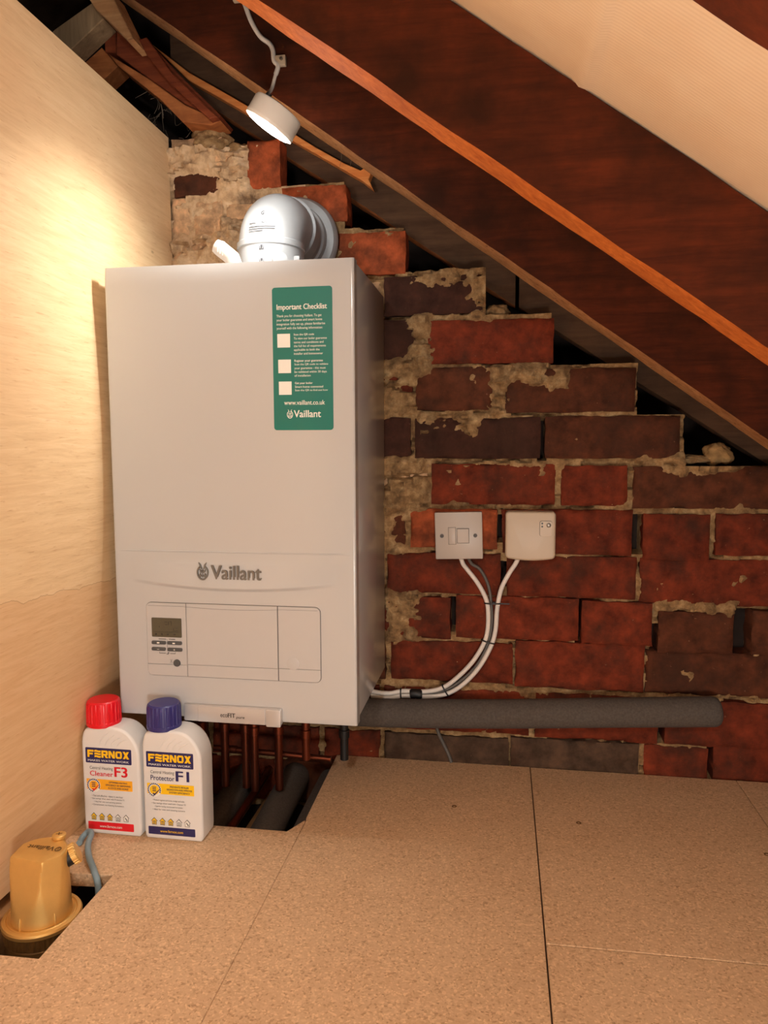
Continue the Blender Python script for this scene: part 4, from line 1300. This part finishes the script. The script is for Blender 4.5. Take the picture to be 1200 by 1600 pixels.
# ================================================================== BOTTLES
def bottle(x0, label, cap_mat, band_mat, name1, name2, name1_mat, strip_mat, strip_lines, bullets, web_mat):
    t = thing('bottle', label, 'bottle', (x0 + 0.048, -0.32, 0.0))
    yf, ybk = -0.3495, -0.3030
    W = 0.096
    # outline: flat base, straight sides, neck shoulder on the left, high rounded hump on the right
    P = [(0.004, 0.0), (W - 0.004, 0.0), (W - 0.0008, 0.004), (W, 0.012), (W, 0.116)]
    for k in range(1, 13):
        a = k / 12 * PI / 2
        P.append((W - 0.040 + 0.040 * math.cos(a), 0.126 + 0.0480 * math.sin(a)))
    P += [(0.0515, 0.1745), (0.012, 0.1715), (0.0065, 0.1690), (0.0030, 0.1635), (0.0010, 0.156), (0.0, 0.148), (0.0, 0.012), (0.0008, 0.004)]
    b = bmesh.new()
    A_ = [b.verts.new((x0 + p[0], yf, p[1])) for p in P]
    B2 = [b.verts.new((x0 + p[0], ybk, p[1])) for p in P]
    ff = b.faces.new(A_)
    fb2 = b.faces.new(B2[::-1])
    n = len(P)
    for i in range(n):
        b.faces.new((A_[(i + 1) % n], A_[i], B2[i], B2[(i + 1) % n]))
    bmesh.ops.recalc_face_normals(b, faces=b.faces[:])
    bmesh.ops.bevel(b, geom=list(ff.edges) + list(fb2.edges), offset=0.0045, segments=4, profile=0.5, affect='EDGES')
    mb = MB()
    bmesh.ops.triangulate(b, faces=[f for f in b.faces if len(f.verts) > 4])
    mb.bm(b)
    # moulded finger grooves on the shoulder
    body = obj('body', mb, BOTTLE, t, angle=28)
    for k in range(4):
        g_ = MB()
        pts = []
        for j in range(13):
            s = j / 12
            pts.append((x0 + 0.030 + 0.0100 * k + s * 0.017 - 0.003 * math.sin(s * PI), yf - 0.0001, 0.1450 + (0.0215 - 0.0030 * k) * s))
        g_.tube(pts, [0.0003] + [0.0009] * 11 + [0.0003], 8)
        obj('grip_ridge', g_, BOTTLE, body)
    # neck and ribbed cap
    cx, cy = x0 + 0.0275, -0.3272
    nk = MB(); nk.lathe([(0.0228, 0.169), (0.0228, 0.1722), (0.0205, 0.173), (0.0205, 0.177)], (cx, cy, 0), seg=40)
    obj('neck', nk, BOTTLE, t)
    cp_ = MB()
    rm = lambda a, j, r, h: r * (1 + (0.018 * (1 if math.cos(24 * a) > 0.1 else -1) if j in (3, 4, 5) else 0))
    cp_.lathe([(0.0256, 0.1722), (0.0263, 0.1728), (0.0263, 0.1785), (0.0258, 0.1792), (0.0256, 0.192), (0.0252, 0.2060), (0.0244, 0.2098), (0.0220, 0.2116), (0.004, 0.2120)], (cx, cy, 0), seg=192, rmod=rm)
    c_ = obj('cap', cp_, cap_mat, t, angle=30)
    cr = MB(); cr.lathe([(0.0258, 0.1756), (0.0266, 0.1760), (0.0266, 0.1768), (0.0258, 0.1772)], (cx, cy, 0), seg=64)
    obj('tamper_ring', cr, cap_mat, c_)
    # printed label
    X = lambda a: x0 + a
    yl_ = yf - 0.0003
    def rect(mb_, a, b_, c, d, r=0.0015, dy=0.0, corners=(1, 1, 1, 1)):
        plate(mb_, rrect(X(a), X(b_), c, d, r, 4, corners), yl_ - dy, yl_ - dy + 0.0004)
    T = fy(yl_ - 0.00035)
    T2 = fy(yl_ - 0.0004)
    L0, L1 = 0.0070, 0.0835
    q = MB(); rect(q, L0, L1, 0.1162, 0.1408); head = obj('label_band', q, PRINT_NAVY, t)
    q = MB(); block_letters(q, 'FERNOX', T, X(L0 + 0.0035), X(L1 - 0.0035), 0.1255, 0.1372)
    obj('brand_lettering', q, PRINT_YELLOW, head)
    q = MB(); text_on(q, 'MAKES WATER WORK', T, X(L0 + 0.0040), X(L1 - 0.0040), 0.1190, 0.1222, bold=0.012)
    obj('slogan', q, PRINT_WHITE, head)
    q = MB(); text_on(q, 'Central Heating', T, X(0.0135), X(0.0520), 0.1045, 0.1112)
    obj('label_text', q, PRINT_GREY, t)
    q = MB(); text_on(q, name1, T, X(0.0135), X(0.0525), 0.0955 if 'p' not in name1 else 0.0955, 0.1035, bold=0.012)
    text_on(q, name2, T, X(0.0545), X(0.0765), 0.0958, 0.1120, bold=0.035)
    obj('product_name', q, name1_mat, t)
    q = MB(); rect(q, L0, L1, 0.0735, 0.0902, 0.0008); strip = obj('label_strip', q, strip_mat, t)
    q = MB()
    for k, s in enumerate(strip_lines):
        w = (0.75, 1.0, 0.82)[k]
        mid = 0.0600
        text_on(q, s, T2, X(mid - 0.0205 * w), X(mid + 0.0205 * w), 0.0850 - k * 0.0046, 0.0876 - k * 0.0046, bold=0.012)
    obj('strip_text', q, PRINT_NAVY, strip)
    q = MB()
    q.lathe([(0.0112, 0), (0.0112, 0.0003)], (X(0.0190), yl_ - 0.0002, 0.0800), (0, -1, 0), 36)
    seal = obj('seal', q, PRINT_WHITE, strip)
    q = MB()
    q.lathe([(0.0078, 0), (0.0078, 0.0003)], (X(0.0192), yl_ - 0.0004, 0.0800), (0, -1, 0), 36)
    obj('seal_centre', q, strip_mat, seal)
    q = MB()
    for k in range(22):
        a = 0.5 + k / 22 * 2 * PI
        if 4.7 < (a % (2 * PI)) < 5.9: continue
        px, pz = X(0.0190) + 0.0098 * math.cos(a), 0.0800 + 0.0098 * math.sin(a)
        q.box((px - 0.0009, yl_ - 0.0008, pz - 0.0010), (px + 0.0009, yl_ - 0.0005, pz + 0.0010))
    for k in range(3):
        q.box((X(0.0160), yl_ - 0.0009, 0.0835 - k * 0.0028), (X(0.0222), yl_ - 0.0007, 0.0847 - k * 0.0028))
    obj('seal_text', q, PRINT_NAVY, seal)
    q = MB()
    plate(q, [(X(0.0165), 0.0745), (X(0.0192), 0.0705), (X(0.0285), 0.0815), (X(0.0270), 0.0812), (X(0.0195), 0.0738), (X(0.0178), 0.0755)], yl_ - 0.0012, yl_ - 0.0009)
    obj('tick_mark', q, web_mat, seal)
    q = MB()
    for k, s in enumerate(bullets):
        w = (0.92, 1.0, 0.82, 0.95)[k]
        mid = 0.0415
        text_on(q, '\u2022 ' + s, T, X(mid - 0.028 * w), X(mid + 0.028 * w), 0.0618 - k * 0.0050, 0.0650 - k * 0.0050)
    obj('bullet_text', q, PRINT_GREY, t)
    for k in range(5):
        hx = X(0.0170 + 0.0135 * k); hz = 0.0285
        q = MB()
        hp_ = [(-0.0038, -0.0050), (0.0038, -0.0050), (0.0038, 0.0010), (0.0055, 0.0010), (0.0, 0.0068), (-0.0055, 0.0010), (-0.0038, 0.0010)]
        plate(q, [(hx + a, hz + c) for a, c in hp_], yl_ - 0.0001, yl_ + 0.0002)
        ic = obj('house_icon', q, GROOVE, t)
        q = MB()
        ins = [(a * 0.82, c * 0.82) for a, c in hp_]
        plate(q, [(hx + a, hz + c) for a, c in ins], yl_ - 0.0003, yl_ - 0.0001)
        obj('icon_fill', q, PRINT_YELLOW if k < 3 else PRINT_WHITE, ic)
        q = MB()
        if k == 4:
            plate(q, [(hx - 0.002, hz + 0.002), (hx - 0.0005, hz + 0.002), (hx + 0.003, hz - 0.003), (hx + 0.001, hz - 0.003)], yl_ - 0.0005, yl_ - 0.0003)
        else:
            for j in range(3):
                q.box((hx - 0.0026, yl_ - 0.0005, hz - 0.0036 + j * 0.0021), (hx + 0.0026, yl_ - 0.0003, hz - 0.0026 + j * 0.0021))
        obj('icon_mark', q, PRINT_GREY, ic)
    q = MB(); rect(q, L0, L1, 0.0080, 0.0205, 0.0012); foot = obj('label_foot', q, band_mat, t)
    q = MB(); text_on(q, 'www.fernox.com', T, X(0.0265), X(0.0640), 0.0120, 0.0163, bold=0.008)
    obj('web_address', q, PRINT_YELLOW if band_mat is PRINT_NAVY else PRINT_WHITE, foot)

bottle(-0.0400, 'white plastic bottle with a red cap and red printing, beside the plywood', CAP_RED, PRINT_RED, 'Cleaner', 'F3', PRINT_RED, PRINT_AMBER,
       ['OPTIMISES HEATING', 'EFFICIENCY BY REMOVING', 'SLUDGE AND SCALE'], ['Fast and effective - cleans in one hour', 'Gas savings when used with Protector F1', 'Ideal for new and existing systems', 'Concentrated, non-foaming formulation'], PRINT_RED)
bottle(0.0610, 'white plastic bottle with a navy blue cap and navy printing, beside the floor opening', CAP_BLUE, PRINT_NAVY, 'Protector', 'F1', PRINT_NAVY, PRINT_YELLOW,
       ['PREVENTS BOILER', 'BREAKDOWN AND IMPROVES', 'SYSTEM EFFICIENCY'], ['Protects against corrosion, sludge and scale', 'Gas savings when used with Cleaner F3', 'Superior testing, concentrated formulation', 'Ideal for new and existing systems'], PRINT_NAVY)

# ================================================================== BRASS AIR VENT
vx, vy = 0.006, -0.530
av = thing('air_vent', 'squat brass air vent standing in the floor cut-out by the plywood', 'air vent', (vx, vy, -0.05))
bd = MB()
facets = [(Vector((-0.12, -0.99)).normalized(), 0.0215, 0.0385), (Vector((0.82, -0.57)).normalized(), 0.0310, 0.0375), (Vector((-0.97, -0.10)).normalized(), 0.0305, 0.0372)]
def vent_r(a, j, r, h):
    for nrm, dt, db in facets:
        c = math.cos(a) * nrm.x + math.sin(a) * nrm.y
        d = db + (dt - db) * max(0, min(1, (h + 0.010) / 0.087))
        if c > 0.05:
            r = min(r, d / c * (r / 0.0365 if h > 0.0765 else 1))
    return r
prf = [(0.0378, -0.010), (0.0372, 0.0)] + [(0.0370 - 0.0016 * k / 12, 0.076 * k / 12) for k in range(1, 12)] + [(0.0353, 0.0745), (0.0345, 0.0762), (0.0325, 0.0772), (0.0140, 0.0776), (0.001, 0.0776)]
bd.lathe(prf, (vx, vy, 0), seg=120, rmod=vent_r)
vb = obj('body', bd, BRASS, av, angle=22)
for a in (-1.75, -0.55, 0.9, 2.4):
    rb_ = MB(); c_, s_ = math.cos(a), math.sin(a)
    p0 = Vector((vx + c_ * 0.0375, vy + s_ * 0.0375, -0.011))
    rb_.tube([p0, p0 + Vector((0, 0, 0.010)), p0 + Vector((-c_ * 0.001, -s_ * 0.001, 0.016))], [0.0016, 0.0016, 0.0006], 8)
    obj('locating_rib', rb_, BRASS, av)
fl_ = MB()
fl_.lathe([(0.037, -0.0105), (0.041, -0.0095), (0.0425, -0.0105), (0.0440, -0.0090), (0.0485, -0.0100), (0.0500, -0.0125), (0.0495, -0.0170), (0.045, -0.0175)], (vx, vy, 0), seg=96)
obj('flange', fl_, BRASS, av)
kn = MB()
kn.lathe([(0.046, -0.018), (0.0470, -0.0185), (0.0470, -0.033), (0.0455, -0.0345), (0.0462, -0.036), (0.0462, -0.048), (0.040, -0.049), (0.036, -0.11)], (vx, vy, 0), seg=180,
         rmod=lambda a, j, r, h: r * (1 + (0.012 * (1 if math.cos(45 * a) > 0 else -1) if j in (1, 2) else 0)))
obj('knurled_ring', kn, BRASS_DARK, av, angle=25)
kax = Vector((0.80, 0.45, 0.42)).normalized()
kc = Vector((vx + 0.0270, vy + 0.0160, 0.0590))
sk_ = MB(); sk_.lathe([(0.012, 0), (0.012, 0.009)], kc, kax, 32); obj('valve_seal', sk_, BLACK, av)
kk = MB()
kk.lathe([(0.0100, 0.009), (0.0140, 0.0095), (0.0140, 0.0160), (0.0125, 0.0175), (0.004, 0.0180)], kc, kax, 120,
         rmod=lambda a, j, r, h: r * (1 + (0.03 * (1 if math.cos(20 * a) > 0 else -1) if j in (1, 2) else 0)))
obj('valve_knob', kk, BRASS, av, angle=25)
sc_ = MB(); sc_.lathe([(0.0078, -0.02), (0.0078, 0.003), (0.0086, 0.0032), (0.0092, 0.0045), (0.0090, 0.0075), (0.0075, 0.0085), (0.002, 0.0087)], (vx + 0.0080, vy + 0.0330, 0.0745), seg=32)
vs2 = obj('vent_screw', sc_, BRASS, av)
x_ = MB()
for s in (0, PI / 2):
    d_ = Vector((math.cos(s + 0.4), math.sin(s + 0.4), 0))
    c_ = Vector((vx + 0.008, vy + 0.033, 0.0833))
    p_ = Vector((-d_.y, d_.x, 0)) * 0.0007
    q_ = d_ * 0.004
    x_.add([c_ - q_ - p_, c_ + q_ - p_, c_ + q_ + p_, c_ - q_ + p_], [(0, 1, 2, 3)])
obj('cross_slot', x_, BRASS_DARK, vs2)
vt = MB()
Tv = lambda a, b: (vx + 0.0010 - a, vy + 0.006 - b, 0.0779)
text_on(vt, 'Vaillant', lambda a, b: Tv(a, b), -0.0175, 0.0215, -0.0045, 0.0045, bold=0.015, nrm=(0, 0, 1))
vt.tube([Tv(-0.0225 + 0.0035 * math.cos(k / 20 * 2 * PI), 0.0045 * math.sin(k / 20 * 2 * PI)) for k in range(21)], 0.0005, 6)
text_on(vt, 'X', lambda a, b: Tv(a, b), -0.0240, -0.0210, -0.0030, 0.0030, bold=0.0)
obj('lettering', vt, BRASS_DARK, av)
tb = MB()
tb.tube([(-0.026, -0.388, 0.0055), (-0.030, -0.372, 0.0060), (-0.024, -0.366, 0.012), (-0.014, -0.374, 0.0135), (-0.004, -0.400, 0.0120), (0.012, -0.425, 0.0085), (0.033, -0.448, 0.0035), (0.047, -0.462, -0.010), (0.053, -0.470, -0.060)], 0.0045, 14, smooth=8)
tag(obj('small_tube', tb, TUBE_BLUE, angle=60), 'blue grey flexible tube looping out of the cut-out by the brass vent', 'tube')
bt = MB()
bt.box((-0.0490, -0.66, -0.075), (-0.0465 - 0.0, -0.45, -0.004), 0.0005)
mb = MB(); mb.box((-0.10, -0.90, -0.085), (-0.0475, -0.10, -0.021), 0.002)
tag(obj('joist', mb, JOIST), 'pale timber joist just below the floor between plywood and brass vent', 'joist')
